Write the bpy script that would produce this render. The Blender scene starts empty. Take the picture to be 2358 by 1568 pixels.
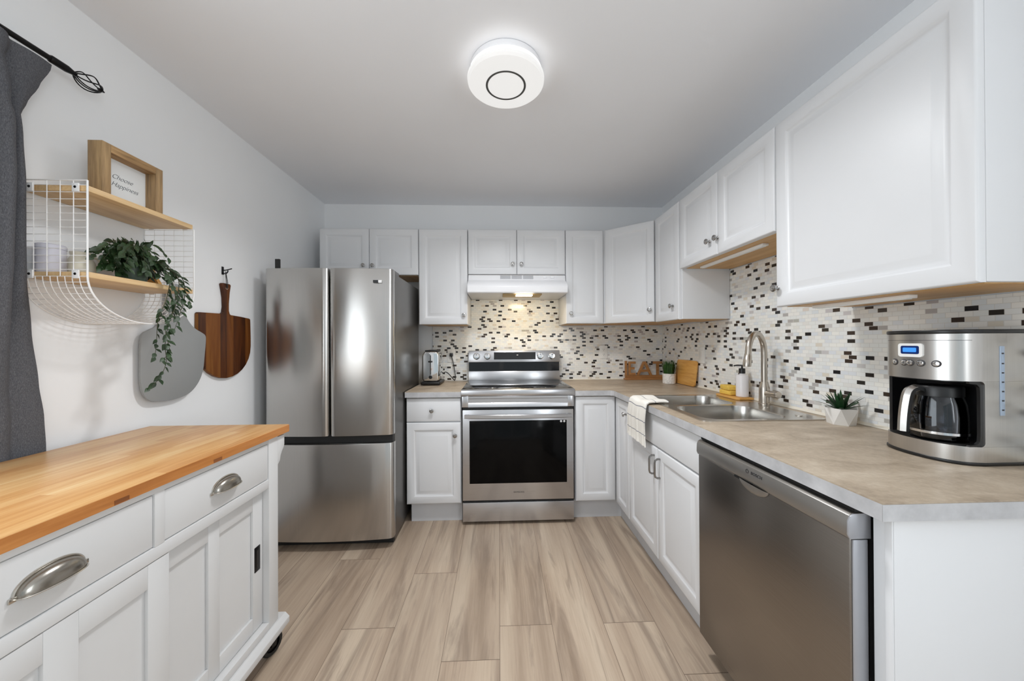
import bpy, bmesh, math, random
from mathutils import Vector, Matrix
random.seed(7)
PI = math.pi
S = bpy.context.scene
COL = S.collection

# ---------------------------------------------------------------- camera
cam_data = bpy.data.cameras.new('camera')
cam = bpy.data.objects.new('camera', cam_data)
COL.objects.link(cam)
cam_data.sensor_width = 36.0
cam_data.lens = 802.74 / 2358 * 36
cam_data.clip_start = 0.02
cam.matrix_world = (Matrix.Translation((0, 0, 1.2538)) @ Matrix.Rotation(-0.0392, 4, 'Z')
                    @ Matrix.Rotation(PI / 2 + 0.0033, 4, 'X') @ Matrix.Rotation(-0.0047, 4, 'Z'))
S.camera = cam

# ---------------------------------------------------------------- exposure, world, large lights
S.view_settings.view_transform = 'Standard'
S.view_settings.look = 'None'
S.view_settings.exposure = 0.0
S.view_settings.gamma = 1.0
S.view_settings.use_curve_mapping = False
S.cycles.use_denoising = True
S.cycles.max_bounces = 10
S.cycles.diffuse_bounces = 6
S.cycles.sample_clamp_indirect = 6.0

W = bpy.data.worlds.new('world')
S.world = W
W.use_nodes = True
_bg = W.node_tree.nodes['Background']
_bg.inputs[0].default_value = (0.80, 0.93, 1.0, 1)
_bg.inputs[1].default_value = 0.7


def area_light(name, loc, rot, sx, sy, energy, color=(1, 1, 1), spread=PI):
    d = bpy.data.lights.new(name, 'AREA')
    d.shape = 'RECTANGLE'
    d.size, d.size_y = sx, sy
    d.energy = energy
    d.color = color
    d.spread = spread
    o = bpy.data.objects.new(name, d)
    COL.objects.link(o)
    o.location = loc
    o.rotation_euler = rot
    return o


# daylight entering the side window and the wide patio window behind the camera
area_light('added_right_daylight', (1.44, -1.10, 1.5), (0, PI / 2, 0), 1.3, 1.5, 34, (0.90, 0.96, 1.0))  # extra light at an unseen window, added to brighten the left wall
area_light('side_window_daylight', (-1.45, 0.12, 1.14), (0, -PI / 2, 0), 1.9, 1.5, 31, (0.89, 0.955, 1.0))
area_light('patio_window_daylight', (0.35, -2.40, 1.35), (PI / 2, 0, PI), 2.9, 2.1, 2.5, (0.92, 0.97, 1.0))

# ---------------------------------------------------------------- room numbers (metres)
D, XL, XR, ZC = 3.07, -1.495, 1.4725, 2.451
YR = -2.5


# ---------------------------------------------------------------- mesh helpers
def join(bm, tmp):
    m = {}
    for v in tmp.verts:
        m[v] = bm.verts.new(v.co)
    for f in tmp.faces:
        try:
            nf = bm.faces.new([m[v] for v in f.verts])
            nf.smooth = f.smooth
        except ValueError:
            pass
    tmp.free()


def bevel_all(bm, w, seg=2, ang=30):
    es = [e for e in bm.edges if len(e.link_faces) == 2 and e.calc_face_angle(0) > math.radians(ang)]
    if es and w > 0:
        bmesh.ops.bevel(bm, geom=es, offset=w, segments=seg, profile=0.5, affect='EDGES', clamp_overlap=True)


def box(bm, x0, x1, y0, y1, z0, z1, bev=0.0, seg=2):
    t = bmesh.new()
    bmesh.ops.create_cube(t, size=1)
    for v in t.verts:
        v.co = Vector(((x0 + x1) / 2 + v.co.x * (x1 - x0), (y0 + y1) / 2 + v.co.y * (y1 - y0),
                       (z0 + z1) / 2 + v.co.z * (z1 - z0)))
    if bev:
        bevel_all(t, bev, seg)
    join(bm, t)
    return bm


def mbox(*a, **k):
    return box(bmesh.new(), *a, **k)


def prism(bm, poly, axis, a, b, bev=0.0, seg=2):
    """poly of 2-D points extruded along axis. axis X: (y,z)  Y: (x,z)  Z: (x,y)"""
    t = bmesh.new()

    def P(p, h):
        if axis == 'X':
            return (h, p[0], p[1])
        if axis == 'Y':
            return (p[0], h, p[1])
        return (p[0], p[1], h)
    n = len(poly)
    lo = [t.verts.new(P(p, a)) for p in poly]
    hi = [t.verts.new(P(p, b)) for p in poly]
    t.faces.new(lo)
    t.faces.new(hi[::-1])
    for i in range(n):
        t.faces.new((lo[i], hi[i], hi[(i + 1) % n], lo[(i + 1) % n]))
    bmesh.ops.recalc_face_normals(t, faces=t.faces)
    if bev:
        bevel_all(t, bev, seg)
    join(bm, t)
    return bm


def mprism(*a, **k):
    return prism(bmesh.new(), *a, **k)


def lathe(bm, prof, n=24, mat=None):
    """prof: list of (r,z) revolved about Z then transformed by matrix mat"""
    t = bmesh.new()
    rings = []
    for r, z in prof:
        if r < 1e-6:
            rings.append([t.verts.new((0, 0, z))])
        else:
            rings.append([t.verts.new((r * math.cos(2 * PI * i / n), r * math.sin(2 * PI * i / n), z)) for i in range(n)])
    for a, b in zip(rings[:-1], rings[1:]):
        for i in range(n):
            j = (i + 1) % n
            if len(a) == 1 and len(b) == 1:
                continue
            if len(a) == 1:
                t.faces.new((a[0], b[i], b[j]))
            elif len(b) == 1:
                t.faces.new((a[i], b[0], a[j]))
            else:
                t.faces.new((a[i], b[i], b[j], a[j]))
    bmesh.ops.recalc_face_normals(t, faces=t.faces)
    if mat is not None:
        bmesh.ops.transform(t, matrix=mat, verts=t.verts)
    join(bm, t)
    return bm


def mlathe(*a, **k):
    return lathe(bmesh.new(), *a, **k)


def tube(bm, pts, r, n=10, closed=False, caps=True):
    """round tube along points; r number or list"""
    t = bmesh.new()
    pts = [Vector(p) for p in pts]
    N = len(pts)
    rs = r if isinstance(r, (list, tuple)) else [r] * N
    prev = None
    rings = []
    for i, p in enumerate(pts):
        if closed:
            d = pts[(i + 1) % N] - pts[i - 1]
        else:
            d = pts[min(i + 1, N - 1)] - pts[max(i - 1, 0)]
        d.normalize()
        if prev is None:
            up = Vector((0, 0, 1)) if abs(d.z) < 0.9 else Vector((1, 0, 0))
            u = d.cross(up).normalized()
        else:
            u = (prev - d * prev.dot(d)).normalized()
        prev = u
        v = d.cross(u)
        rings.append([t.verts.new(p + (u * math.cos(2 * PI * k / n) + v * math.sin(2 * PI * k / n)) * rs[i]) for k in range(n)])
    m = N if closed else N - 1
    for i in range(m):
        a, b = rings[i], rings[(i + 1) % N]
        for k in range(n):
            t.faces.new((a[k], b[k], b[(k + 1) % n], a[(k + 1) % n]))
    if caps and not closed:
        t.faces.new(rings[0][::-1])
        t.faces.new(rings[-1])
    bmesh.ops.recalc_face_normals(t, faces=t.faces)
    join(bm, t)
    return bm


def mtube(*a, **k):
    return tube(bmesh.new(), *a, **k)


def smooth_path(pts, k=6):
    """Catmull-Rom through points"""
    P = [Vector(p) for p in pts]
    out = []
    for i in range(len(P) - 1):
        p0, p1, p2, p3 = P[max(i - 1, 0)], P[i], P[i + 1], P[min(i + 2, len(P) - 1)]
        for j in range(k):
            t = j / k
            out.append(0.5 * ((2 * p1) + (p2 - p0) * t + (2 * p0 - 5 * p1 + 4 * p2 - p3) * t * t + (3 * p1 - p0 - 3 * p2 + p3) * t ** 3))
    out.append(P[-1])
    return out


def rrect(x0, x1, y0, y1, r, k=5):
    out = []
    for cx, cy, a0 in ((x1 - r, y1 - r, 0), (x0 + r, y1 - r, PI / 2), (x0 + r, y0 + r, PI), (x1 - r, y0 + r, 1.5 * PI)):
        for i in range(k + 1):
            a = a0 + PI / 2 * i / k
            out.append((cx + r * math.cos(a), cy + r * math.sin(a)))
    return out


def plate_holes(bm, outer, holes, z0, z1):
    """horizontal plate (outline with holes) of thickness z0..z1"""
    t = bmesh.new()
    edges = []
    loops = []
    for lp in [outer] + holes:
        vs = [t.verts.new((p[0], p[1], z1)) for p in lp]
        loops.append(vs)
        for i in range(len(vs)):
            edges.append(t.edges.new((vs[i], vs[(i + 1) % len(vs)])))
    bmesh.ops.triangle_fill(t, use_beauty=True, use_dissolve=False, edges=edges, normal=(0, 0, 1))
    top = list(t.faces)
    low = {}
    for v in list(t.verts):
        low[v] = t.verts.new((v.co.x, v.co.y, z0))
    for f in top:
        t.faces.new([low[v] for v in reversed(f.verts)])
    for vs in loops:
        for i in range(len(vs)):
            a, b = vs[i], vs[(i + 1) % len(vs)]
            t.faces.new((a, b, low[b], low[a]))
    bmesh.ops.recalc_face_normals(t, faces=t.faces)
    join(bm, t)
    return bm


def loft(bm, rings, cap0=True, cap1=True, closed=True):
    t = bmesh.new()
    R = [[t.verts.new(p) for p in r] for r in rings]
    n = len(R[0])
    for a, b in zip(R[:-1], R[1:]):
        for i in range(n if closed else n - 1):
            j = (i + 1) % n
            t.faces.new((a[i], b[i], b[j], a[j]))
    if cap0:
        t.faces.new(R[0][::-1])
    if cap1:
        t.faces.new(R[-1])
    bmesh.ops.recalc_face_normals(t, faces=t.faces)
    join(bm, t)
    return bm


# ---------------------------------------------------------------- object helpers
def link_mesh(name, bm, mat, off=(0, 0, 0), smooth=True, ang=35):
    me = bpy.data.meshes.new(name)
    if any(off):
        bmesh.ops.translate(bm, verts=bm.verts, vec=(-off[0], -off[1], -off[2]))
    bm.to_mesh(me)
    bm.free()
    if smooth:
        for p in me.polygons:
            p.use_smooth = True
        me.set_sharp_from_angle(angle=math.radians(ang))
    o = bpy.data.objects.new(name, me)
    COL.objects.link(o)
    if mat is not None:
        me.materials.append(mat)
    return o


def tag(o, label, cat, group=None):
    o['label'] = label
    o['category'] = cat
    o['kind'] = 'thing'
    if group:
        o['group'] = group
    return o


def thing(name, loc, label, cat, group=None):
    o = bpy.data.objects.new(name, None)
    o.empty_display_size = 0.05
    COL.objects.link(o)
    o.location = loc
    return tag(o, label, cat, group)


def root_loc(o):
    while o.parent:
        o = o.parent
    return tuple(o.location)


def part(name, bm, mat, parent, label=None, smooth=True, ang=35):
    """bm in world coordinates (the root is still where it was created)"""
    o = link_mesh(name, bm, mat, root_loc(parent), smooth, ang)
    o.parent = parent
    if label:
        o['label'] = label
    return o


def solo(name, bm, mat, label, cat, group=None, smooth=True, ang=35):
    xs = [v.co.x for v in bm.verts]
    ys = [v.co.y for v in bm.verts]
    zs = [v.co.z for v in bm.verts]
    c = ((min(xs) + max(xs)) / 2, (min(ys) + max(ys)) / 2, min(zs))
    o = link_mesh(name, bm, mat, c, smooth, ang)
    o.location = c
    return tag(o, label, cat, group)


def struct(name, bm, mat, parent=None, smooth=False):
    o = link_mesh(name, bm, mat, (0, 0, 0), smooth)
    if parent:
        o.parent = parent
    else:
        o['kind'] = 'structure'
    return o


def text_bm(txt, size, M, depth=0.0004, shear=0.0, spacing=1.0, thin=0.0):
    """lettering as a mesh; M maps the text plane (x right, y up, z out) to the world"""
    cu = bpy.data.curves.new('lettering', 'FONT')
    cu.body = txt
    cu.size = size
    cu.extrude = depth
    cu.shear = shear
    cu.offset = -thin
    cu.space_character = spacing
    cu.align_x = 'CENTER'
    cu.align_y = 'CENTER'
    o = bpy.data.objects.new('lettering', cu)
    COL.objects.link(o)
    dg = bpy.context.evaluated_depsgraph_get()
    me = bpy.data.meshes.new_from_object(o.evaluated_get(dg))
    bm = bmesh.new()
    bm.from_mesh(me)
    bmesh.ops.transform(bm, matrix=M, verts=bm.verts)
    bpy.data.objects.remove(o)
    bpy.data.meshes.remove(me)
    bpy.data.curves.remove(cu)
    return bm


def frame_m(o, u, v):
    u, v = Vector(u).normalized(), Vector(v).normalized()
    n = u.cross(v)
    m = Matrix.Identity(4)
    for i in range(3):
        m[i][0], m[i][1], m[i][2], m[i][3] = u[i], v[i], n[i], o[i]
    return m


# ---------------------------------------------------------------- material helpers
def lin(c):
    c = c / 255.0
    return c / 12.92 if c <= 0.04045 else ((c + 0.055) / 1.055) ** 2.4


def rgb(r, g, b):
    return (lin(r), lin(g), lin(b), 1)


class NT:
    def __init__(s, name):
        s.m = bpy.data.materials.new(name)
        s.m.use_nodes = True
        s.t = s.m.node_tree
        s.bsdf = s.t.nodes['Principled BSDF']

    def n(s, typ, **k):
        nd = s.t.nodes.new(typ)
        for a, v in k.items():
            setattr(nd, a, v)
        return nd

    def l(s, a, b):
        s.t.links.new(a, b)

    def math(s, op, a, b=None, c=None):
        nd = s.n('ShaderNodeMath', operation=op)
        for i, x in enumerate((a, b, c)):
            if x is None:
                continue
            if isinstance(x, (int, float)):
                nd.inputs[i].default_value = x
            else:
                s.l(x, nd.inputs[i])
        return nd.outputs[0]

    def ramp(s, fac, stops, interp='LINEAR'):
        nd = s.n('ShaderNodeValToRGB')
        cr = nd.color_ramp
        cr.interpolation = interp
        while len(cr.elements) > 1:
            cr.elements.remove(cr.elements[-1])
        cr.elements[0].position = stops[0][0]
        cr.elements[0].color = stops[0][1]
        for p, c in stops[1:]:
            e = cr.elements.new(p)
            e.color = c
        s.l(fac, nd.inputs[0])
        return nd.outputs[0]

    def mix(s, fac, a, b, mode='MIX'):
        nd = s.n('ShaderNodeMix', data_type='RGBA', blend_type=mode)
        for sock, x in ((nd.inputs[0], fac), (nd.inputs[6], a), (nd.inputs[7], b)):
            if isinstance(x, (int, float)):
                sock.default_value = x
            elif isinstance(x, tuple):
                sock.default_value = x
            else:
                s.l(x, sock)
        return nd.outputs[2]

    def coords(s, kind='Object'):
        return s.n('ShaderNodeTexCoord').outputs[kind]

    def mapping(s, vec, scale=(1, 1, 1), loc=(0, 0, 0), rot=(0, 0, 0)):
        nd = s.n('ShaderNodeMapping')
        nd.inputs['Scale'].default_value = scale
        nd.inputs['Location'].default_value = loc
        nd.inputs['Rotation'].default_value = rot
        s.l(vec, nd.inputs['Vector'])
        return nd.outputs[0]

    def noise(s, vec, scale, detail=3, rough=0.5, dist=0.0, dims='3D'):
        nd = s.n('ShaderNodeTexNoise', noise_dimensions=dims)
        nd.inputs['Scale'].default_value = scale
        nd.inputs['Detail'].default_value = detail
        nd.inputs['Roughness'].default_value = rough
        nd.inputs['Distortion'].default_value = dist
        s.l(vec, nd.inputs['Vector'])
        return nd.outputs[0]

    def bump(s, h, strength=0.2, dist=0.002):
        nd = s.n('ShaderNodeBump')
        nd.inputs['Strength'].default_value = strength
        nd.inputs['Distance'].default_value = dist
        s.l(h, nd.inputs['Height'])
        s.l(nd.outputs[0], s.bsdf.inputs['Normal'])

    def set(s, **k):
        for a, v in k.items():
            a = a.replace('_', ' ')
            if isinstance(v, (int, float, tuple)):
                s.bsdf.inputs[a].default_value = v
            else:
                s.l(v, s.bsdf.inputs[a])
        return s


def plain(name, col, rough=0.5, metal=0.0, var=0.04, scale=8.0, bump=0.0, bscale=120, **k):
    """one colour with a slight procedural mottle"""
    N = NT(name)
    co = N.coords()
    nz = N.noise(co, scale, 3)
    d = tuple(max(0, x * (1 - var)) for x in col[:3]) + (1,)
    e = tuple(min(1, x * (1 + var)) for x in col[:3]) + (1,)
    N.set(Base_Color=N.ramp(nz, [(0.3, d), (0.7, e)]), Roughness=rough, Metallic=metal, **k)
    if bump:
        N.bump(N.noise(co, bscale, 2), bump, 0.001)
    return N.m


def brushed(name, col, rough=0.25, axis=2, aniso=0.0, amt=0.10, bump=0.03):
    """stainless with fine streaks running along the axis"""
    N = NT(name)
    co = N.coords()
    sc = [90, 90, 90]
    sc[axis] = 1.2
    v = N.mapping(co, tuple(sc))
    nz = N.noise(v, 4.0, 4, 0.6)
    a = tuple(x * (1 - amt) for x in col[:3]) + (1,)
    b = tuple(min(1, x * (1 + amt)) for x in col[:3]) + (1,)
    N.set(Base_Color=N.ramp(nz, [(0.3, a), (0.7, b)]), Metallic=1.0,
          Roughness=N.math('MULTIPLY_ADD', nz, 0.03 if aniso else 0.12, rough - (0.015 if aniso else 0.06)))
    if aniso:
        tg = N.n('ShaderNodeTangent', direction_type='RADIAL', axis='Z')
        N.l(tg.outputs[0], N.bsdf.inputs['Tangent'])
        N.bsdf.inputs['Anisotropic'].default_value = aniso
        N.bsdf.inputs['Anisotropic Rotation'].default_value = 0.25
    if bump:
        N.bump(nz, bump, 0.0006)
    return N.m


def emission(name, col, strength, base=(0.8, 0.8, 0.8, 1)):
    N = NT(name)
    N.set(Base_Color=base, Emission_Color=col, Emission_Strength=strength, Roughness=0.4)
    return N.m


def wood(name, c0, c1, c2, axis=1, scale=1.0, rough=0.45, streak=14.0, bump=0.05):
    N = NT(name)
    co = N.coords()
    sc = [streak * scale] * 3
    sc[axis] = 1.1 * scale
    v = N.mapping(co, tuple(sc))
    n1 = N.noise(v, 1.6, 5, 0.62, 0.6)
    sc2 = [x * 5 for x in sc]
    sc2[axis] = sc[axis] * 3
    n2 = N.noise(N.mapping(co, tuple(sc2)), 2.0, 3, 0.5)
    f = N.math('MULTIPLY_ADD', n2, 0.35, N.math('MULTIPLY', n1, 0.8))
    N.set(Base_Color=N.ramp(f, [(0.38, c0), (0.56, c1), (0.74, c2)]), Roughness=rough)
    if bump:
        N.bump(f, bump, 0.001)
    return N.m


# ---------------------------------------------------------------- materials
M = {}
M['wall'] = plain('wall_paint', rgb(240, 241, 242), 0.85, var=0.012, scale=2.5, bump=0.05, bscale=220)
M['ceiling'] = plain('ceiling_paint', rgb(240, 241, 244), 0.9, var=0.012, scale=2.0, bump=0.06, bscale=260)
M['cab'] = plain('white_thermofoil', rgb(221, 222, 224), 0.38, var=0.012, scale=3.0)
M['cab_in'] = wood('cabinet_underside_maple', rgb(186, 140, 84), rgb(204, 160, 102), rgb(214, 174, 118), axis=1, scale=1.0)
M['toe'] = plain('toe_kick_white', rgb(204, 205, 208), 0.5, var=0.02)
M['steel'] = brushed('brushed_stainless', (0.56, 0.56, 0.575, 1), 0.28, axis=0, amt=0.025, bump=0.0, aniso=0.7)
M['fridge'] = brushed('fridge_stainless', (0.55, 0.54, 0.525, 1), 0.25, axis=2, amt=0.03, bump=0.0, aniso=0.9)
M['fridge_side'] = plain('fridge_side_grey', rgb(120, 118, 116), 0.33, 0.85, var=0.03)
M['dw'] = brushed('dark_stainless', (0.30, 0.275, 0.25, 1), 0.30, axis=1, amt=0.05, bump=0.01)
M['dw_band'] = plain('dishwasher_grey_band', rgb(150, 147, 143), 0.34, 0.75, var=0.02)
M['dw_edge'] = plain('dishwasher_edge', rgb(176, 178, 184), 0.35, 0.5, var=0.02)
M['sink'] = brushed('sink_steel', (0.58, 0.56, 0.53, 1), 0.24, axis=1, amt=0.06)
M['nickel'] = plain('satin_nickel', (0.60, 0.57, 0.52, 1), 0.25, 1.0, var=0.03)
M['faucet'] = plain('brushed_nickel_faucet', (0.55, 0.50, 0.44, 1), 0.28, 1.0, var=0.04)
M['knob'] = plain('dark_nickel_knob', (0.40, 0.39, 0.38, 1), 0.22, 1.0, var=0.05)
M['pull'] = plain('dark_satin_pull', (0.30, 0.29, 0.28, 1), 0.3, 1.0, var=0.05)
M['chrome'] = plain('chrome', (0.72, 0.72, 0.72, 1), 0.07, 1.0, var=0.02)
M['black'] = plain('black_plastic', rgb(22, 22, 23), 0.35, var=0.1)
M['black_gloss'] = plain('black_glass', rgb(8, 8, 10), 0.06, var=0.1)
M['oven_glass'] = plain('dark_oven_glass', rgb(8, 8, 9), 0.12, var=0.1, Specular_IOR_Level=0.12)
M['dark_gap'] = plain('gasket_and_gap_shade', rgb(28, 28, 28), 0.6, var=0.1)
M['gunmetal'] = plain('black_iron', rgb(24, 24, 26), 0.35, 0.6, var=0.1)
M['white_plastic'] = plain('white_plastic', rgb(236, 236, 234), 0.35, var=0.01)
M['enamel'] = plain('white_enamel', rgb(238, 238, 240), 0.28, var=0.01)
M['white_wire'] = plain('white_coated_wire', rgb(240, 240, 240), 0.4, var=0.01)
M['ceramic'] = plain('white_ceramic', rgb(236, 234, 230), 0.3, var=0.02)
M['cream'] = plain('cream_glaze', rgb(232, 226, 208), 0.35, var=0.02)
M['grey_canister'] = plain('pale_lilac_grey', rgb(205, 205, 216), 0.45, var=0.02)
M['shelf_wood'] = wood('pale_oak_board', rgb(196, 158, 110), rgb(216, 182, 134), rgb(228, 198, 152), axis=1, scale=1.0)
M['frame_wood'] = wood('weathered_frame_wood', rgb(112, 90, 64), rgb(160, 130, 92), rgb(190, 158, 114), axis=2, scale=1.6, rough=0.6)
M['sign_wood'] = wood('sign_wood', rgb(134, 90, 50), rgb(164, 114, 66), rgb(182, 132, 82), axis=0, scale=1.6)
M['bamboo'] = wood('bamboo', rgb(186, 132, 62), rgb(206, 152, 78), rgb(218, 168, 94), axis=1, scale=2.0)
M['leaf'] = plain('ivy_leaf', rgb(38, 60, 30), 0.45, var=0.5, scale=26)
M['leaf2'] = plain('succulent_leaf', rgb(22, 62, 28), 0.5, var=0.35, scale=30)
M['grass'] = plain('faux_grass', rgb(40, 78, 26), 0.55, var=0.4, scale=40)
M['stem'] = plain('vine_stem', rgb(62, 66, 40), 0.6, var=0.2)
M['soil'] = plain('dark_moss', rgb(40, 38, 24), 0.9, var=0.3, scale=60)
M['grey_board'] = plain('grey_cutting_board', rgb(150, 152, 152), 0.42, var=0.02, scale=3)
M['curtain'] = None
M['paper'] = plain('white_card', rgb(232, 234, 234), 0.7, var=0.01)
M['ink'] = plain('grey_ink', rgb(96, 96, 98), 0.7, var=0.05)
M['ink_dark'] = plain('dark_ink', rgb(56, 54, 56), 0.6, var=0.05)
M['print_white'] = plain('white_print', rgb(228, 228, 228), 0.6, var=0.02)
M['sponge'] = plain('yellow_sponge', rgb(226, 188, 84), 0.9, var=0.12, scale=60, bump=0.4, bscale=300)
M['cart_white'] = plain('cart_white_paint', rgb(210, 210, 210), 0.42, var=0.015, scale=6)
M['rubber'] = plain('black_rubber', rgb(20, 20, 20), 0.55, var=0.1)
M['soap'] = plain('milky_bottle', rgb(226, 222, 222), 0.25, var=0.02)
M['marble'] = None
M['caulk'] = plain('cream_caulk', rgb(236, 230, 216), 0.5, var=0.02)

# curtain cloth: heathered charcoal weave
N = NT('charcoal_weave')
co = N.coords()
nz = N.noise(N.mapping(co, (220, 220, 60)), 3.0, 4, 0.7)
N.set(Base_Color=N.ramp(nz, [(0.3, rgb(62, 63, 68)), (0.55, rgb(92, 93, 98)), (0.75, rgb(118, 119, 124))]), Roughness=0.95)
N.bump(nz, 0.25, 0.001)
M['curtain'] = N.m

# white pot with grey veins
N = NT('white_stone_pot')
co = N.coords()
nz = N.noise(co, 40, 5, 0.65, 1.5)
N.set(Base_Color=N.ramp(nz, [(0.35, rgb(196, 192, 188)), (0.5, rgb(232, 230, 226)), (0.8, rgb(238, 236, 233))]), Roughness=0.4)
M['marble'] = N.m

# walnut-toned cutting board: wide vertical staves
N = NT('acacia_board')
co = N.coords()
sx = N.n('ShaderNodeSeparateXYZ')
N.l(co, sx.inputs[0])
stave = N.math('FLOOR', N.math('MULTIPLY', N.math('ADD', sx.outputs[1], 10.0), 22.0))
wn = N.n('ShaderNodeTexWhiteNoise', noise_dimensions='1D')
N.l(stave, wn.inputs['W'])
cv = N.n('ShaderNodeCombineXYZ')
N.l(N.math('ADD', sx.outputs[1], N.math('MULTIPLY', wn.outputs[0], 3.0)), cv.inputs[1])
N.l(N.math('MULTIPLY', sx.outputs[2], 0.08), cv.inputs[2])
nz = N.noise(cv.outputs[0], 34, 4, 0.6, 0.8)
f = N.math('MULTIPLY_ADD', wn.outputs[0], 0.45, N.math('MULTIPLY', nz, 0.6))
N.set(Base_Color=N.ramp(f, [(0.22, rgb(48, 22, 8)), (0.42, rgb(88, 46, 16)), (0.62, rgb(112, 64, 24)), (0.85, rgb(140, 92, 40))]), Roughness=0.5, Specular_IOR_Level=0.3)
M['acacia'] = N.m

# butcher block: staves along Y with offset joints
N = NT('butcher_block')
co = N.coords()
sx = N.n('ShaderNodeSeparateXYZ')
N.l(co, sx.inputs[0])
row = N.math('FLOOR', N.math('MULTIPLY', N.math('ADD', sx.outputs[0], 10.0), 1 / 0.042))
wn = N.n('ShaderNodeTexWhiteNoise', noise_dimensions='1D')
N.l(row, wn.inputs['W'])
seg = N.math('FLOOR', N.math('ADD', N.math('MULTIPLY', sx.outputs[1], 1 / 0.55), N.math('MULTIPLY', wn.outputs[0], 9.0)))
cv = N.n('ShaderNodeCombineXYZ')
N.l(row, cv.inputs[0])
N.l(seg, cv.inputs[1])
w2 = N.n('ShaderNodeTexWhiteNoise', noise_dimensions='2D')
N.l(cv.outputs[0], w2.inputs['Vector'])
c2 = N.n('ShaderNodeCombineXYZ')
N.l(N.math('MULTIPLY_ADD', w2.outputs[0], 5.0, sx.outputs[0]), c2.inputs[0])
N.l(N.math('MULTIPLY', sx.outputs[1], 0.07), c2.inputs[1])
N.l(sx.outputs[2], c2.inputs[2])
g = N.noise(c2.outputs[0], 55, 5, 0.6, 0.5)
f = N.math('MULTIPLY_ADD', w2.outputs[0], 0.30, N.math('MULTIPLY', g, 0.78))
N.set(Base_Color=N.ramp(f, [(0.22, rgb(186, 128, 72)), (0.45, rgb(206, 154, 96)), (0.66, rgb(219, 176, 120)), (0.88, rgb(230, 200, 150))]), Roughness=0.33)
M['butcher'] = N.m

M['butcher_edge_shade'] = wood('butcher_block_edge_shade', rgb(160, 98, 46), rgb(180, 116, 58), rgb(196, 134, 74), axis=1, scale=1.0, rough=0.4)  # block wood again: darker side grain plus front-face shade put in its colour

# countertop laminate
N = NT('stone_laminate')
co = N.coords()
n1 = N.noise(N.mapping(co, (1.6, 3.2, 3.2)), 3.2, 6, 0.62, 0.6)
n2 = N.noise(co, 90, 3, 0.6)
f = N.math('MULTIPLY_ADD', n2, 0.30, N.math('MULTIPLY', n1, 0.85))
N.set(Base_Color=N.ramp(f, [(0.40, rgb(152, 136, 117)), (0.58, rgb(176, 160, 140)), (0.74, rgb(194, 180, 161))]), Roughness=0.42)
M['counter'] = N.m

N = NT('grey_daylight_edge')  # same laminate, with the edge's bluish daylight painted in as grey
co = N.coords()
n1 = N.noise(co, 14, 5, 0.6)
N.set(Base_Color=N.ramp(n1, [(0.35, rgb(172, 172, 174)), (0.6, rgb(190, 190, 192)), (0.75, rgb(202, 202, 203))]), Roughness=0.4)
M['counter_edge_daylight'] = N.m

# towel: cream with thin grey stripes across it (stripe position kept in the UV map)
N = NT('striped_cotton')
uv = N.n('ShaderNodeUVMap')
sx = N.n('ShaderNodeSeparateXYZ')
N.l(uv.outputs[0], sx.inputs[0])
st = N.math('PINGPONG', sx.outputs[1], 0.035)
thr = N.math('LESS_THAN', st, 0.0022)
nz = N.noise(uv.outputs[0], 300, 2)
base = N.ramp(nz, [(0.3, rgb(226, 222, 214)), (0.7, rgb(242, 239, 232))])
N.set(Base_Color=N.mix(thr, base, rgb(138, 140, 148)), Roughness=0.95)
N.bump(nz, 0.3, 0.001)
M['towel'] = N.m

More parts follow.
